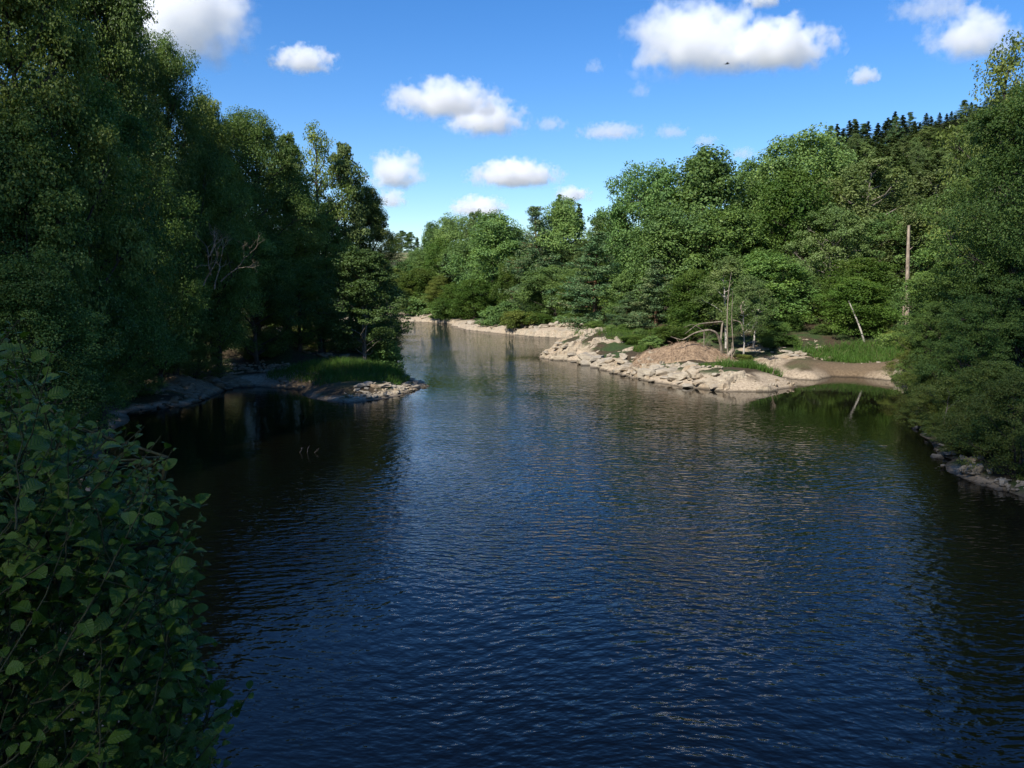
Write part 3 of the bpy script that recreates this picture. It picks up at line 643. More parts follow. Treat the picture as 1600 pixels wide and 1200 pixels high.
# ------------------------------------------------------------------ shaded trees of the near right-hand shore
for a in (
    ('wispy_a', 1580, 52, 68, 150, 'tall wispy tree against the grey white cloud'),
    ('ragged_a', 1600, 200, 58, 230, 'dark broad tree below the wispy tall tree'),
    ('ragged_a', 1500, 400, 66, 190, 'dark tree over the white stones of the cove end'),
    ('bank_a', 1640, 120, 50, 220, 'dark tree nearest the bridge on the cove shore'),
    ('ragged_a', 1575, 400, 50, 190, 'low dark tree leaning over the cove shore'),
    ('maple_a', 1520, 330, 76, 150, 'dark layered tree behind the white stones'),
): tree(*a, group='dark trees along the cove shore')
for a in (('shore_bush_b', 1560, 560, 41, 210, 'dark bush overhanging the water by the small rock'), ('shore_bush', 1480, 560, 56, 110, 'dark bush hanging over the cove stones'),
          ('shore_bush', 1600, 620, 36, 170, 'dark bush nearest the bridge at the waterside'), ('shore_bush', 1530, 500, 52, 140, 'dark bush behind the bare water twig'), ('shore_bush', 1500, 640, 44, 90, 'low bush dipping its leaves into the water')):
    tree(*a, 'shore_bush', 'bush', group='dark bushes along the cove shore')
for px, yt, Y, w, lb in ((1425, 545, 66, 80, 'dark bush at the corner of the mud beach'), (1446, 560, 56, 90, 'bush over the first white cove stones'), (1466, 575, 49, 100, 'bush leaning out over the cove water'), (1490, 590, 44, 120, 'thick bush above the bare water twig'), (1545, 610, 38, 150, 'low bush beside the small waterside rock'), (1600, 580, 33.5, 200, 'low bush over the pebbles nearest the bridge')):
    tree('shore_bush_b', px, yt, Y, w, lb, 'shore_bush', 'bush', group='dark bushes along the cove shore')

for px, yt, Y, w, lb in ((1452, 600, 49, 90, 'small ragged bush trailing in the cove water'), (1464, 618, 45.5, 110, 'small ragged bush under the bare water twig'), (1486, 640, 42, 110, 'low ragged bush above the waterside rock'), (1518, 660, 38.5, 100, 'low ragged bush behind the pebbles')):
    tree('shore_bush_b', px, yt, Y, w, lb, 'shore_bush', 'bush', group='dark bushes along the cove shore')
for a in (('ragged_a', 1520, 470, 47, 130, 'ragged small tree leaning over the cove water'), ('ragged_a', 1460, 470, 58, 90, 'ragged small tree beside the mud beach end')):
    tree(*a, group='dark trees along the cove shore')
tree('fresh_a', 1338, 432, 89.5, 110, 'bright spreading small tree over the leaning pale trunk', group='wood behind the rocky point')
tree('olive_birch', 1166, 428, 79.5, 62, 'sparse olive sapling tree right behind the bright point grass', 'birch_tree')
for px, yt, Y, w, key, lb in ((1285, 505, 90, 80, 'shore_bush', 'bush at the inner corner of the bright grass strip'), (1380, 500, 89, 80, 'shore_bush_b', 'ragged bush at the back edge of the bright grass strip'), (1425, 505, 82, 80, 'shore_bush_b', 'ragged bush where grass strip meets dark cove trees'),
                              (955, 512, 99, 50, 'shrub_a', 'low round bush on the crest of the bluff'), (990, 520, 93, 60, 'shrub_b', 'fresh low bush just behind the bluff edge'), (1020, 524, 90, 46, 'shrub_a', 'low dark bush between bluff and earth mound'), (1225, 520, 86, 60, 'shrub_b', 'fresh bush over the smooth pale rock')):
    tree(key, px, yt, Y, w, lb, 'shore_bush', 'bush', group='bushes on the rocky point and cove')

# ------------------------------------------------------------------ conifer hill
rng = random.Random(5)
for k in range(44):
    px = 1285 + k * 8 + rng.uniform(-3, 3); yt = np.interp(px, [1285, 1330, 1380, 1420, 1480, 1540, 1640], [212, 196, 190, 182, 176, 150, 118]) + rng.uniform(-9, 9)
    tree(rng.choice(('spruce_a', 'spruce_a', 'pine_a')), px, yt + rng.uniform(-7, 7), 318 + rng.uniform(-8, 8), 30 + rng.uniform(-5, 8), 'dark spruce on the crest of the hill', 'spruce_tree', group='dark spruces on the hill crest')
for k in range(105):
    r = k // 21; px = 1292 + (k % 21) * 17 + rng.uniform(-9, 9); yt = np.interp(px, [1290, 1400, 1500, 1580, 1640], [224, 210, 186, 160, 140]) + r * 15 + rng.uniform(-8, 8)
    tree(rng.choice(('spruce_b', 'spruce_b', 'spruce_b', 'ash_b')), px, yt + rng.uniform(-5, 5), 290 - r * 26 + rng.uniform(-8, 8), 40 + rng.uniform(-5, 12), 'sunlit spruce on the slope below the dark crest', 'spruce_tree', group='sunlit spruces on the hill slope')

# ------------------------------------------------------------------ bedrock, boulders and stones
def in_poly(x, y, poly):
    poly = np.asarray(poly, float); ins = np.zeros(np.shape(x), bool); n = len(poly)
    for i in range(n):
        (ax, ay), (bx, by) = poly[i], poly[(i + 1) % n]
        with np.errstate(divide='ignore', invalid='ignore'):
            ins ^= ((ay > y) != (by > y)) & (x < (bx - ax) * (y - ay) / (by - ay if by != ay else 1e-9) + ax)
    return ins
def bedrock(name, label, x0, x1, y0, y1, res, maskf, amp, mat, ang=.4, rough=1.0, lift=.02, steps=6):
    X, Y = np.meshgrid(np.arange(x0, x1, res), np.arange(y0, y1, res)); x, y = X.ravel(), Y.ravel()
    d = shore(x, y); m = np.clip(maskf(x, y, d), 0, 1)
    ca, sa = math.cos(ang), math.sin(ang); u, v = x * ca + y * sa, -x * sa + y * ca
    q = fbm(u * .28, v * .75, 50, 4) * steps + .35 * v
    fr = q - np.floor(q); terr = (np.floor(q) + sstep(.78, 1.0, fr)) / steps
    terr = terr - (.35 * v) / steps
    crack = np.abs(fbm(u * .8 + 7, v * 1.6, 71, 3) - .5)
    z = land(x, y) - .25 * (1 - m) + m * lift + m * amp * (terr - .5) * 1.7 - .22 * amp * (1 - sstep(0, .035, crack)) * m
    z = z + rough * m * ((fbm(x * 2.1, y * 2.1, 60, 3) - .5) * .18 + (fbm(x * 6, y * 6, 61, 2) - .5) * .07)
    ii = np.arange(x.size).reshape(X.shape); qd = np.stack((ii[:-1, :-1], ii[:-1, 1:], ii[1:, 1:], ii[1:, :-1]), -1).reshape(-1, 4)
    qd = qd[m[qd].max(1) > .03]; used = np.unique(qd); remap = np.zeros(x.size, int); remap[used] = np.arange(used.size)
    o = link(name, np_mesh(name, np.stack((x, y, z), -1)[used], remap[qd], mat, smooth=False))
    return put(o, label, kind='structure')
def band(x, y, d, a, b): return sstep(-.7, -.1, d) * (1 - sstep(a, b, d + (fbm(x * .5, y * .5, 31) - .5) * 2.2))
def m_point(x, y, d):
    m = band(x, y, d, 2.6, 4.2); m = np.maximum.reduce([m, band(x, y, d, 6, 8.5) * sstep(.25, .6, hump(x, y, G(925, 550), 7.5, 11)), band(x, y, d, 7.5, 9.5) * sstep(.3, .6, hump(x, y, G(955, 566), 7, 8.5))])
    m = m * sstep(2.0, 3.0, x) * (1 - sstep(123, 128, y)) * (y > 60)
    sand = hump(x, y, G(1180, 603), 3.0, 1.1); m = m * (1 - sstep(.3, .6, sand)); tail = sstep(0, 1.5, x - np.interp(y, [60, 78, 90, 200], [25, 22, 60, 60])); return m * (1 - tail)
point = bedrock('rocky_point', 'sunlit rocky point of pale layered ledges jutting into the river', 1.5, 26, 60, 129, .17, m_point, 1.0, M_ROCK, .45)
def m_flat(x, y, d): return sstep(.22, .5, hump(x, y, G(1232, 574), 5.2, 5.5)) * sstep(-.7, -.1, d)
coverock = bedrock('flat_rock', 'smooth pale sloping rock at the cove mouth', 18, 36, 72, 96, .22, m_flat, .45, M_ROCK, .2)
def m_shade(x, y, d): return sstep(.25, .55, hump(x, y, G(285, 612), 6, 6.5)) * sstep(-.9, -.1, d) * (1 - sstep(5, 7, d))
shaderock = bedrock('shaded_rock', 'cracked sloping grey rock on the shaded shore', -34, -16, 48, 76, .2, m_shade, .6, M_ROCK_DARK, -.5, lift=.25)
def m_spit(x, y, d): return band(x, y, d, .9, 1.9) * sstep(.2, .5, hump(x, y, G(612, 606), 5.5, 5.0))
spit = bedrock('grassy_spit', 'low spit of pale broken rock with a grassy crown', -17, -4, 56, 80, .16, m_spit, .45, M_ROCK, .6)
def m_bend(x, y, d): return band(x, y, d, 2.6, 4.6) * ((x > -40) & (x < 12) & (y > 120) & (y < 218))
bend = bedrock('bend_shore', 'pale rocky shore round the river bend', -42, 13, 122, 216, .55, m_bend, .4, M_ROCK, .15)

def hull_rock(seed, flat, n=16):
    import bmesh
    r = random.Random(seed); bm = bmesh.new()
    for _ in range(n):
        v = Vector((r.gauss(0, 1), r.gauss(0, 1), r.gauss(0, 1))).normalized() * r.uniform(.8, 1.05)
        p = 3.2; nv = (abs(v.x) ** p + abs(v.y) ** p + abs(v.z) ** p) ** (1 / p); v = v / nv * .55
        bm.verts.new((v.x, v.y * .8, v.z * flat))
    res = bmesh.ops.convex_hull(bm, input=bm.verts)
    bmesh.ops.delete(bm, geom=[g for g in res['geom_interior'] if isinstance(g, bmesh.types.BMVert)], context='VERTS')
    me = bpy.data.meshes.new('rock'); bm.to_mesh(me); bm.free(); return me
ROCKS = {}
for mk, mm in (('pale', M_ROCK), ('grey', M_ROCK_DARK)):
    for fk, fl in (('slab', .36), ('block', .72)):
        ROCKS[mk, fk] = [hull_rock(i * 7 + len(fk), fl) for i in range(7)]
        for me in ROCKS[mk, fk]: me.materials.append(mm)
RR = random.Random(11)
def stones(parent, name, line, n, width, smin, smax, mk='pale', kinds=('slab', 'block'), tilt=.3, dmin=-.3, sink=.12):
    pts = [np.array(G(*p)) for p in line]; seg = [np.linalg.norm(pts[i + 1] - pts[i]) for i in range(len(pts) - 1)]
    for k in range(n):
        for _ in range(8):
            i = RR.choices(range(len(seg)), seg)[0]; t = RR.random(); p = pts[i] * (1 - t) + pts[i + 1] * t
            a = RR.uniform(0, 6.28); w = width * RR.random() ** .7; x, y = p[0] + math.cos(a) * w, p[1] + math.sin(a) * w
            if float(shore(np.array([x]), np.array([y]))[0]) > dmin: break
        else: continue
        s = smin * (smax / smin) ** (RR.random() ** 1.5); kd = RR.choice(kinds)
        o = link(name, RR.choice(ROCKS[mk, kd]), parent); o.scale = (s * RR.uniform(.8, 1.5), s * RR.uniform(.7, 1.1), s * RR.uniform(.7, 1.1))
        o.location = (x, y, max(zat(x, y), -.12) + s * sink); o.rotation_euler = (RR.gauss(.1, tilt * .6), RR.gauss(0, tilt * .6), RR.gauss(.5, .7) + RR.choice((0, 3.14)))
stones(point, 'slab', [(850, 558), (930, 571), (1000, 590), (1060, 601), (1125, 609)], 70, 1.6, .5, 1.5, kinds=('slab',))
stones(point, 'slab', [(900, 562), (960, 580), (1040, 596), (1090, 604)], 16, .8, 1.3, 2.6, kinds=('slab', 'block'), tilt=.2)
stones(point, 'rock', [(930, 568), (1000, 588), (1060, 600), (1130, 606)], 110, 1.5, .22, .75)
stones(point, 'rock', [(1000, 584), (1060, 592), (1125, 600)], 50, 1.2, .3, .9)
stones(point, 'rock', [(1130, 606), (1200, 608), (1238, 604)], 36, .9, .12, .35, kinds=('block',))
stones(coverock, 'slab', [(1185, 574), (1230, 575), (1285, 580)], 22, 1.6, .4, 1.3, kinds=('slab',))
stones(spit, 'rock', [(545, 626), (600, 619), (640, 609), (664, 602)], 130, 1.0, .16, .5)
stones(spit, 'slab', [(560, 622), (640, 606), (655, 598)], 30, .9, .4, 1.0, kinds=('slab',))
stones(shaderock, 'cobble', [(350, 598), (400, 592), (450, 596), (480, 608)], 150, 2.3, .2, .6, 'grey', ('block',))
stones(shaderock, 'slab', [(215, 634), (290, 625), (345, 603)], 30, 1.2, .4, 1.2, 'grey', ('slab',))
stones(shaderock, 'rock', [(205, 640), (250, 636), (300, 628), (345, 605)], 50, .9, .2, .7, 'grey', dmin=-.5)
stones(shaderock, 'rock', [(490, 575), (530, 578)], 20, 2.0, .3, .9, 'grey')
stones(bend, 'boulder', [(820, 522), (860, 524.5), (898, 526)], 60, 1.8, .6, 1.5, kinds=('block',))
stones(bend, 'slab', [(720, 511), (760, 516), (830, 523)], 60, 3, .5, 2.0, kinds=('slab',))
stones(bend, 'slab', [(612, 501.5), (655, 501), (700, 503)], 70, 4, .7, 2.6)
for args in (([(1400, 592), (1430, 600)], 26, 2.0, .25, .7), ([(1440, 600), (1500, 606), (1545, 618)], 50, 2.6, .25, .9), ([(1438, 640), (1450, 672), (1475, 715), (1490, 738)], 60, 1.3, .2, .7), ([(1500, 742), (1530, 748)], 8, .5, .4, .9), ([(1545, 760), (1600, 772)], 34, .8, .15, .4), ([(1290, 580), (1400, 584)], 14, 2.5, .12, .4)):
    stones(ground, 'stone', *args, dmin=-.5)

# ------------------------------------------------------------------ earth mound with hanging dead roots
def mat_plain(name, a, b_, scale=6.0, rough=.9):
    m = new_mat(name); n = N(m); pos = n('NewGeometry').outputs['Position']
    f = n('TexNoise', {'Vector': pos, 'Scale': scale, 'Detail': 6.0, 'Roughness': .7}).outputs[0]
    bmp = n('Bump', {'Strength': .9, 'Distance': .08, 'Height': f}).outputs[0]
    return n.out(n('BsdfPrincipled', {'Base Color': n.ramp(f, [(.3, a), (.68, b_)]), 'Roughness': rough, 'Normal': bmp, 'Specular IOR Level': .15}).outputs[0])
M_EARTH = mat_plain('bare_earth', (.10, .065, .04), (.33, .235, .15), 4.0)
def mat_blade(name, cols, trans=.3): return mat_leaf(name, cols, trans, .55, .0)
L_DRY = mat_blade('dry_root', [(.12, .08, .045), (.25, .18, .11), (.42, .33, .22)], .1)
L_GRASS = mat_blade('bank_grass', [(.17, .14, .06), (.05, .105, .016), (.075, .145, .022), (.10, .175, .035), (.14, .17, .06)], .4)
def m_mound(x, y, d): return sstep(.12, .4, hump(x, y, G(1066, 584), 4.4, 2.3)) * sstep(.3, .8, d)
mound = bedrock('earth_mound', 'brown rounded earth bank with matted dead roots on the point', 8, 26, 70, 92, .22, m_mound, .12, M_EARTH, .3, 1.0, .3)
def blades(name, V0, Ln, dirs, wid, mat, label, rng, parent=None, bend=.25):
    n = len(V0); s = unit(np.cross(dirs, rng.normal(size=(n, 3)))) * (wid * rng.uniform(.6, 1.3, n))[:, None]
    mid = V0 + dirs * (Ln * .55)[:, None]; tip = V0 + dirs * Ln[:, None] + rng.normal(0, 1, (n, 3)) * np.array((1, 1, .2)) * (Ln * bend)[:, None]
    V = np.stack((V0 - s * .5, V0 + s * .5, mid + s * .4, tip, mid - s * .4), 1).reshape(-1, 3); i = np.arange(n)[:, None] * 5
    Fc = np.concatenate((i + np.array([[0, 1, 2]]), i + np.array([[0, 2, 4]]), i + np.array([[4, 2, 3]])))
    t = np.clip(rng.normal(.5, .2, n), 0, 1)
    o = link(name, np_mesh(name, V, Fc, mat, np.tile(t, 3)), parent)
    return put(o, label, kind='stuff')
rng2 = np.random.default_rng(77)
def spots(n, x0, x1, y0, y1, ok):
    X, Y = rng2.uniform(x0, x1, n), rng2.uniform(y0, y1, n); k = ok(X, Y, shore(X, Y)); return X[k], Y[k]
x, y = spots(12000, 8, 26, 70, 92, lambda x, y, d: m_mound(x, y, d) > .5)
cx, cy_ = G(1066, 584); e = .15
z = land(x, y) + .3; gx_, gy_ = (land(x + e, y) - land(x - e, y)) / (2 * e), (land(x, y + e) - land(x, y - e)) / (2 * e)
dn = unit(np.stack((-gx_ * 1.2, -gy_ * 1.2 - .5, -gx_ ** 2 - gy_ ** 2 - .35), -1) + rng2.normal(0, .35, (len(x), 3)))
blades('dead_roots', np.stack((x, y, z + .12), -1), rng2.uniform(.3, .8, len(x)), dn, .03, L_DRY, None, rng2, mound)
x, y = spots(42000, -21, -3, 54, 82, lambda x, y, d: (d > 1.0 + .6 * fbm(x, y, 5)) & (hump(x, y, G(557, 601), 7.4, 5.6) + (fbm(x * .8, y * .8, 88) - .5) * .35 > .42))
up = unit(np.stack((rng2.normal(.1, .22, len(x)), rng2.normal(0, .22, len(x)), np.ones(len(x))), -1))
blades('grass', np.stack((x, y, land(x, y) - .05), -1), rng2.uniform(.45, .95, len(x)) * (.6 + .5 * hump(x, y, G(550, 600), 6, 4)), up, .035, L_GRASS, 'thick green grass covering the crown of the spit', rng2)
def tuft(px, py, rx, ry, n, h0, h1, label):
    c = G(px, py); x, y = spots(n, c[0] - rx, c[0] + rx, c[1] - ry, c[1] + ry, lambda x, y, d: (hump(x, y, c, rx * .7, ry * .7) + (fbm(x * .9, y * .9, 12) - .5) * .6 > .4) & (d > .5))
    up = unit(np.stack((rng2.normal(0, .25, len(x)), rng2.normal(0, .25, len(x)), np.ones(len(x))), -1))
    blades('grass', np.stack((x, y, land(x, y) - .03), -1), rng2.uniform(h0, h1, len(x)) * (.55 + .9 * fbm(x * 1.1, y * 1.1, 33)), up, .04, L_GRASS, label, rng2)
tuft(1175, 596, 4.2, 3.2, 8500, .4, .9, 'bright green grass patch on the end of the rocky point')
tuft(1345, 577, 8.5, 5.0, 15000, .4, .9, 'strip of bright grass behind the brown mud beach')
tuft(1100, 594, 3.0, 1.3, 1600, .15, .4, 'thin grass between the earth mound and the pale ledges')
tuft(999, 575, .9, 2.2, 1500, .4, .8, 'narrow green grass cleft between bluff and earth mound')
tuft(985, 556, 9, 8, 16000, .25, .6, 'grass fringe on top of the pale bluff')

# ------------------------------------------------------------------ dead wood
def wood(name, label, cat, limbs, mat, Y, group=None, bark_parts=None):
    """limbs: list of (part name, [(px, py, depth shift)], r0, r1)"""
    base = limbs[0][1][0]; b = P(base[0], base[1], Y + base[2]); r = link(name, None); r.location = b; r.empty_display_size = .3
    for nm, pts, r0, r1 in limbs:
        t = Tubes(); q = np.array([P(a, c, Y + d) for a, c, d in pts]) - b
        k = 5 * (len(q) - 1) + 1; s = np.linspace(0, len(q) - 1, k); qq = np.stack([np.interp(s, np.arange(len(q)), q[:, j]) for j in range(3)], -1)
        if len(q) > 2:
            for _ in range(2): qq[1:-1] = (qq[:-2] + qq[1:-1] * 2 + qq[2:]) / 4
        t.add(qq, np.linspace(r0, r1, k), 7); link(nm, t.mesh(nm, mat), r)
    return put(r, label, cat, group)
zz = zat(P(1417, 560, 94)[0], 94)
wood('dead_trunk', 'tall bare dead trunk standing pale among the leafy trees', 'dead tree', [
    ('trunk', [(1416, 572, 0), (1417, 500, 0), (1418, 420, 0), (1420, 352, 0)], .30, .15), ('stub', [(1418, 440, 0), (1428, 432, -.3)], .07, .03), ('stub', [(1417, 470, 0), (1404, 464, -.3)], .06, .02),
    ('stub', [(1419, 392, 0), (1426, 386, -.3)], .06, .03), ('stub', [(1417, 505, 0), (1440, 500, -.4)], .05, .015)], B_DEAD, 90)
wood('dead_trunk', 'short broken dead trunk beside the tall bare one', 'dead tree', [('trunk', [(1408, 575, 0), (1409, 530, 0), (1412, 478, 0)], .2, .12), ('stub', [(1411, 496, 0), (1404, 490, -.2)], .05, .02)], B_DEAD, 88)
wood('leaning_trunk', 'thin pale leaning trunk rising from the beach grass', 'tree trunk', [('trunk', [(1358, 566, 0), (1352, 540, 0), (1344, 512, .2), (1326, 470, .5)], .15, .06)], B_BIRCH, 86)
B_GNARL = mat_bark('gnarled_bark', (.07, .055, .04), (.27, .225, .17), 5.0)
wood('gnarled_tree', 'gnarled leaning tree with pale bare twisting limbs on the point', 'bare tree', [
    ('trunk', [(1124, 592, 0), (1129, 575, 0), (1137, 556, 0), (1146, 546, .2)], .28, .2), ('limb', [(1129, 570, 0), (1126, 535, -.3), (1120, 520, -.6), (1108, 515, -.8), (1085, 520, -1), (1066, 532, -1.2), (1048, 526, -1.4)], .16, .03),
    ('limb', [(1126, 533, -.3), (1128, 510, -.2), (1130, 502, -.2), (1112, 504, -.5), (1090, 506, -1), (1070, 522, -1.4)], .11, .02), ('limb', [(1137, 556, 0), (1136, 500, 0), (1138, 455, 0), (1143, 425, .3)], .075, .015),
    ('limb', [(1146, 546, .2), (1143, 500, .2), (1145, 455, .4)], .06, .015), ('branch', [(1138, 470, 0), (1139, 448, -.2), (1146, 440, -.3)], .045, .012), ('branch', [(1160, 490, .2), (1157, 480, .2), (1162, 470, .2)], .10, .06),
    ('branch', [(1145, 500, .2), (1158, 503, 0), (1161, 518, -.2)], .05, .02), ('branch', [(1098, 516, -.9), (1082, 506, -1.2), (1068, 512, -1.5)], .04, .01), ('branch', [(1100, 516, -.9), (1100, 545, -.9)], .05, .03),
    ('branch', [(1080, 523, -1), (1068, 540, -.9), (1052, 548, -.6)], .03, .01), ('root', [(1124, 592, 0), (1112, 594, -.4)], .12, .04)], B_GNARL, 78)
wood('bare_sapling', 'thin pale upright sapling stem beside the leaning stump', 'dead sapling', [('stem', [(1143, 590, 0), (1143, 560, 0), (1144, 535, 0)], .05, .03), ('twig', [(1143, 560, 0), (1150, 545, .2)], .03, .01)], B_DEAD, 77)
def twigs(name, label, cat, roots, Y, seed, mat, spread=.5, depth=4, r0=.05, L0=1.5, group=None):
    r = random.Random(seed); b = P(*roots[0], Y); root = link(name, None); root.location = b; root.empty_display_size = .2
    for (px, py), (dx, dz) in zip(roots, [(.55, .8), (.2, 1.0), (.8, .55), (-.1, 1), (.5, .6)]):
        t = Tubes(); st = [(P(px, py, Y) - b, np.array((dx, r.uniform(-.3, .3), dz)), L0, r0, depth)]
        while st:
            p, d, L, rad, n = st.pop(); d = d / np.linalg.norm(d); e = p + d * L + np.array((r.gauss(0, .08), r.gauss(0, .08), r.gauss(0, .06))) * L
            t.add([p, (p + e) / 2 + np.array((r.gauss(0, .05), r.gauss(0, .05), r.gauss(0, .05))) * L, e], (rad, rad * .8, rad * .62), 4)
            if n:
                for _ in range(r.choice((2, 2, 3))): st.append((e, d + np.array((r.gauss(0, spread), r.gauss(0, spread), r.gauss(.05, spread * .8))), L * r.uniform(.55, .85), rad * .6, n - 1))
        link('branch', t.mesh('branch', mat), root)
    return put(root, label, cat, group)
twigs('bare_bush', 'fan of bare grey twigs low on the shaded bank', 'dead bush', [(318, 446), (335, 452), (345, 440), (330, 430)], 54.5, 3, B_DEAD, .45, 5, .05, 1.2)
twigs('bare_branch', 'pale bare twig hanging out over the dark water by the cove shore', 'dead branch', [(1492, 668), (1475, 664)], 41, 8, B_DEAD, .6, 3, .035, .7)
twigs('bare_twig', 'tangle of fine grey twigs over the earth mound beside the gnarled tree', 'dead branch', [(1092, 560), (1100, 552), (1080, 556)], 80, 21, B_GNARL, .7, 5, .03, .8)
twigs('drift_twig', 'little twigs sticking out of the dark water by the shaded shore', 'twig', [(468, 708), (480, 707), (488, 710)], 40.2, 9, B_DEAD, .7, 2, .013, .2)
twigs('drift_branch', 'bleached driftwood branch on the gravel end of the point', 'dead branch', [(1196, 600), (1205, 596)], 69, 12, B_DEAD, .5, 3, .05, .7)

# ------------------------------------------------------------------ bird high over the river
def bird():
    b = P(1136, 100, 85); r = link('bird', None); r.location = b; m = mat_plain('dark_feather', (.01, .01, .012), (.03, .03, .035))
    t = Tubes(); t.add([(-.22, 0, 0), (-.12, 0, .01), (0, 0, .02), (.12, 0, .03), (.2, 0, .04), (.24, 0, .035)], (.01, .04, .055, .045, .03, .004), 8); link('body', t.mesh('body', m), r)
    for s in (-1, 1):
        V = np.array([(.10, s * .03, .03), (.06, s * .22, .12), (-.05, s * .42, .06), (-.10, s * .2, .09), (-.08, s * .03, .02)]); V = np.concatenate((V, V - (0, 0, .012)))
        link('wing', np_mesh('wing', V, [(0, 1, 3), (0, 3, 4), (1, 2, 3), (5, 8, 6), (5, 9, 8), (6, 8, 7)], m), r)
    link('tail', np_mesh('tail', np.array([(-.18, .02, 0), (-.18, -.02, 0), (-.34, -.06, 0), (-.34, .06, 0)]), [(0, 1, 2, 3)], m), r)
    return put(r, 'tiny dark bird flying in front of the largest cloud', 'bird')
bird()

# ------------------------------------------------------------------ leafy alder bush close to the bridge
def mat_bush_leaf():
    m = new_mat('alder_bush_leaf'); n = N(m)
    t = n('Attribute', attribute_name='tint').outputs['Fac']; r = n('ObjectInfo').outputs['Random']
    uv = n('SeparateXYZ', {'Vector': n('UVMap').outputs[0]}); u, v = uv.outputs[0], n.math('ABSOLUTE', uv.outputs[1])
    tt = n.math('FRACT', n.math('ADD', t, n.math('MULTIPLY', r, .9)))
    c = n.ramp(tt, [(0, (.038, .078, .008)), (.5, (.058, .108, .012)), (1, (.09, .145, .02))])
    ph = n.math('MULTIPLY', n.math('SUBTRACT', u, n.math('MULTIPLY', v, .55)), 44.0)
    w = n.math('SINE', ph); vein = n('MapRange', {0: w, 1: .8, 2: 1.0}).outputs[0]
    rib = n('MapRange', {0: v, 1: .0, 2: .035, 3: 1.0, 4: 0.0}).outputs[0]
    vv = n.math('MAXIMUM', vein, rib)
    c = n.mix(n.math('MULTIPLY', vv, .35), c, (.10, .17, .05))
    bmp = n('Bump', {'Strength': .6, 'Distance': .003, 'Height': n.math('SUBTRACT', n.math('MULTIPLY', w, .4), vv)}).outputs[0]
    b = n('BsdfPrincipled', {'Base Color': c, 'Roughness': .48, 'Specular IOR Level': .22, 'Normal': bmp})
    tr = n('BsdfTranslucent', {'Color': n.mix(1.0, c, (1.2, 1.3, .5), 'MULTIPLY')})
    return n.out(n('MixShader', {0: .3, 1: b.outputs[0], 2: tr.outputs[0]}).outputs[0])
M_BUSH = mat_bush_leaf()
def leaf_template(k):
    r = random.Random(k); um = [0, .22, .5, .78, 1.0]; us = [.16, .42, .70, .90]; ws = [.22, .36, .34, .19]
    cv = r.uniform(.06, .34); fo = r.uniform(.10, .38)
    mid = [(u, 0, -cv * (2 * u - .6) ** 2) for u in um]; R = [(u + r.uniform(-.02, .02), w * r.uniform(.93, 1.07), fo * w - cv * (2 * u - .6) ** 2 + r.uniform(-.015, .015)) for u, w in zip(us, ws)]
    Lf = [(u + r.uniform(-.02, .02), -w * r.uniform(.93, 1.07), fo * w - cv * (2 * u - .6) ** 2 + r.uniform(-.015, .015)) for u, w in zip(us, ws)]
    V = np.array(mid + R + Lf); f = []
    for o, fl in ((5, 0), (9, 1)):
        for t in ((0, o, 1), (1, o, o + 1), (1, o + 1, 2), (2, o + 1, o + 2), (2, o + 2, 3), (3, o + 2, o + 3), (3, o + 3, 4)): f.append(t[::-1] if fl else t)
    return V, np.array(f), V[:, :2].copy()
TPL = [leaf_template(k) for k in range(8)]
OUT = [(-160, 470), (20, 497), (45, 520), (78, 545), (82, 580), (60, 625), (110, 640), (160, 655), (222, 664), (212, 690), (268, 702), (252, 750), (255, 792), (318, 800), (312, 845), (305, 890), (300, 930), (318, 985), (336, 1020), (330, 1060), (338, 1090), (330, 1140), (346, 1210), (330, 1330), (250, 1500), (-160, 1500)]
rb = np.random.default_rng(404)
shoots = []
while len(shoots) < 1050:
    px, py = rb.uniform(-150, 345), rb.uniform(480, 1480)
    if not in_poly(np.array(px), np.array(py), OUT): continue
    Yd = rb.uniform(2.35, 4.4) if px < 250 else rb.uniform(2.6, 3.7)
    shoots.append((px, py, Yd, .3 if px > 200 else .2))
for px, py in ((28, 500), (60, 540), (80, 548), (222, 665), (190, 668), (268, 703), (240, 712), (318, 800), (300, 806), (320, 862), (300, 925), (338, 1010), (322, 1040), (342, 1075), (388, 1078), (380, 1090), (360, 1110), (345, 1165), (348, 1195), (110, 640), (135, 648), (250, 690)):
    shoots.append((px, py, rb.uniform(2.7, 3.3), .45))
bb = np.array((-4.3, 2.6, zat(-4.3, 2.6) - .1)); broot = link('alder_bush', None); broot.location = bb
tw = Tubes(); LV, LM = [], []
limbs = []
for k in range(16):                                                # stems from the foot up into the leafy part
    e = np.array((rb.uniform(-4.2, -1.5), rb.uniform(2.4, 4.3), rb.uniform(5.6, 7.2))); m1 = (bb + e) / 2 + rb.normal(0, .25, 3)
    pts = np.array([bb + rb.normal(0, .08, 3) * (1, 1, 0), (bb + m1) / 2 + rb.normal(0, .1, 3), m1, (m1 + e) / 2 + rb.normal(0, .08, 3), e]); tw.add(pts - bb, np.array((.05, .042, .034, .024, .012)), 6); limbs.append(pts)
LP = np.concatenate([np.linspace(p[2], p[4], 6) for p in limbs])
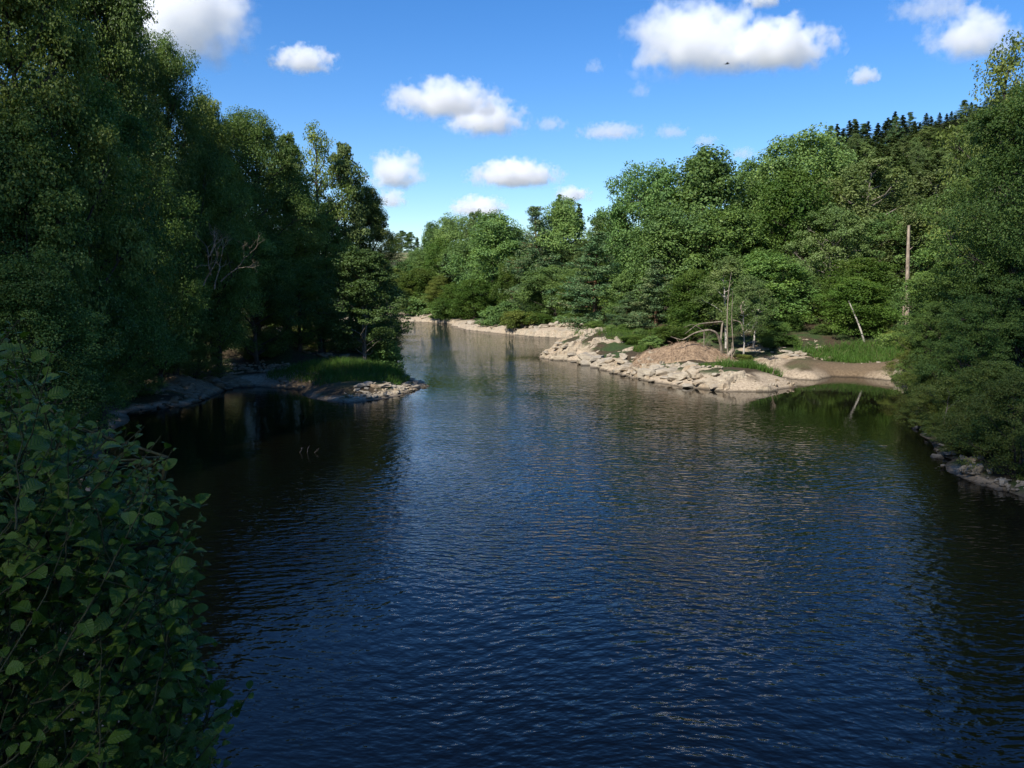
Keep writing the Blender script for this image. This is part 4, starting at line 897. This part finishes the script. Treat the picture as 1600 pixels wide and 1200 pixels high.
for px, py, Yd, rt in shoots:
    e = P(px, py, Yd); dr = unit(np.array((rb.normal(.35, .4) + rt * .6, rb.normal(-.1, .35), rb.uniform(.35, 1.0)))); L = rb.uniform(.38, .75); s0 = e - dr * L
    j = np.argmin(np.linalg.norm(LP - s0, axis=1) + .3 * (LP[:, 2] > s0[2] + .2)); c = s0 - np.array((0, 0, .06)) * L
    if np.linalg.norm(LP[j] - s0) < (1.3 if px < 200 else .5): tw.add(np.array([LP[j], (LP[j] + s0) / 2 + np.array((0, 0, -.05)), s0]) - bb, (.009, .007, .005), 4)
    n = 7; ss = np.linspace(0, 1, n)[:, None]; pts = s0 + dr * L * ss + np.array((0, 0, -.10)) * L * np.sin(ss * math.pi) + rb.normal(0, .006, (n, 3)); tw.add(pts - bb, np.linspace(.0036, .0012, n), 4)
    side = unit(np.cross(dr, np.array((0, 0, 1.)))); nl = int(L * 25); sg = 1 if rb.random() < .5 else -1
    for q in range(nl):
        f = (q + .6) / nl; f = .1 + .9 * f; p = np.array([np.interp(f, ss[:, 0], pts[:, j]) for j in range(3)]); sg = -sg
        a = unit(dr * rb.uniform(.25, .7) + side * sg * rb.uniform(.5, 1.0) + rb.normal(0, .25, 3) + np.array((0, 0, rb.uniform(-.25, .25)))); pet = p + a * .018
        tw.add(np.array([p, pet]) - bb, (.0013, .001), 3)
        size = rb.choice((.032, .045, .055, .062, .072)) * rb.uniform(.85, 1.12) * (1 if f < .8 else 1 - 2.6 * (f - .8)); up = unit(np.array((.35, -.25, 1.0)) + rb.normal(0, .42, 3)); up = unit(up - a * (up @ a)); wv = np.cross(up, a)
        LM.append((pet - bb, a * size, wv * size, up * size))
M_TWIG = mat_bark('green_twig', (.03, .035, .015), (.08, .075, .035), 20.0)
link('branches', tw.mesh('branches', M_TWIG), broot)
pos = np.array([m[0] for m in LM]) + bb; rr = pos - np.array((0, 0, H)); c_, s_ = math.cos(PITCH), math.sin(PITCH)
dp = rr[:, 1] * c_ - rr[:, 2] * s_; pu = 800 + F * rr[:, 0] / dp; pv = 600 - F * (rr[:, 1] * s_ + rr[:, 2] * c_) / dp
size = np.array([np.linalg.norm(m[1]) for m in LM]); face = np.array([abs(m[3] @ r) for m, r in zip(LM, rr)]) / (size * np.linalg.norm(rr, axis=1))
score = np.where((pu > 0) & (pu < 400) & (pv > 480) & (pv < 1195), size * face / dp, 0)
big = set(np.argsort(-score)[:295].tolist())
leaf_me = []
for V, f, uv in TPL:
    for t in (.1, .35, .6, .85): leaf_me.append(np_mesh('leaf', V, f, M_BUSH, np.full(len(f), t), True, uv))
FV, FF, FT, FU, n0 = [], [], [], [], 0
for i, (p, a, w, u) in enumerate(LM):
    if i in big:
        o = link('leaf', leaf_me[rb.integers(len(leaf_me))], broot); o.matrix_local = Matrix(((a[0], w[0], u[0], p[0]), (a[1], w[1], u[1], p[1]), (a[2], w[2], u[2], p[2]), (0, 0, 0, 1)))
    else:
        V, f, uv = TPL[rb.integers(8)]; FV.append(p + V[:, :1] * a + V[:, 1:2] * w + V[:, 2:] * u); FF.append(f + n0); n0 += len(V); FT.append(np.full(len(f), rb.random())); FU.append(uv)
fol = link('foliage', np_mesh('foliage', np.concatenate(FV), np.concatenate(FF), M_BUSH, np.concatenate(FT), True, np.concatenate(FU)), broot); fol['kind'] = 'stuff'
put(broot, 'leafy alder bush with rounded toothed leaves close beside the bridge', 'bush')
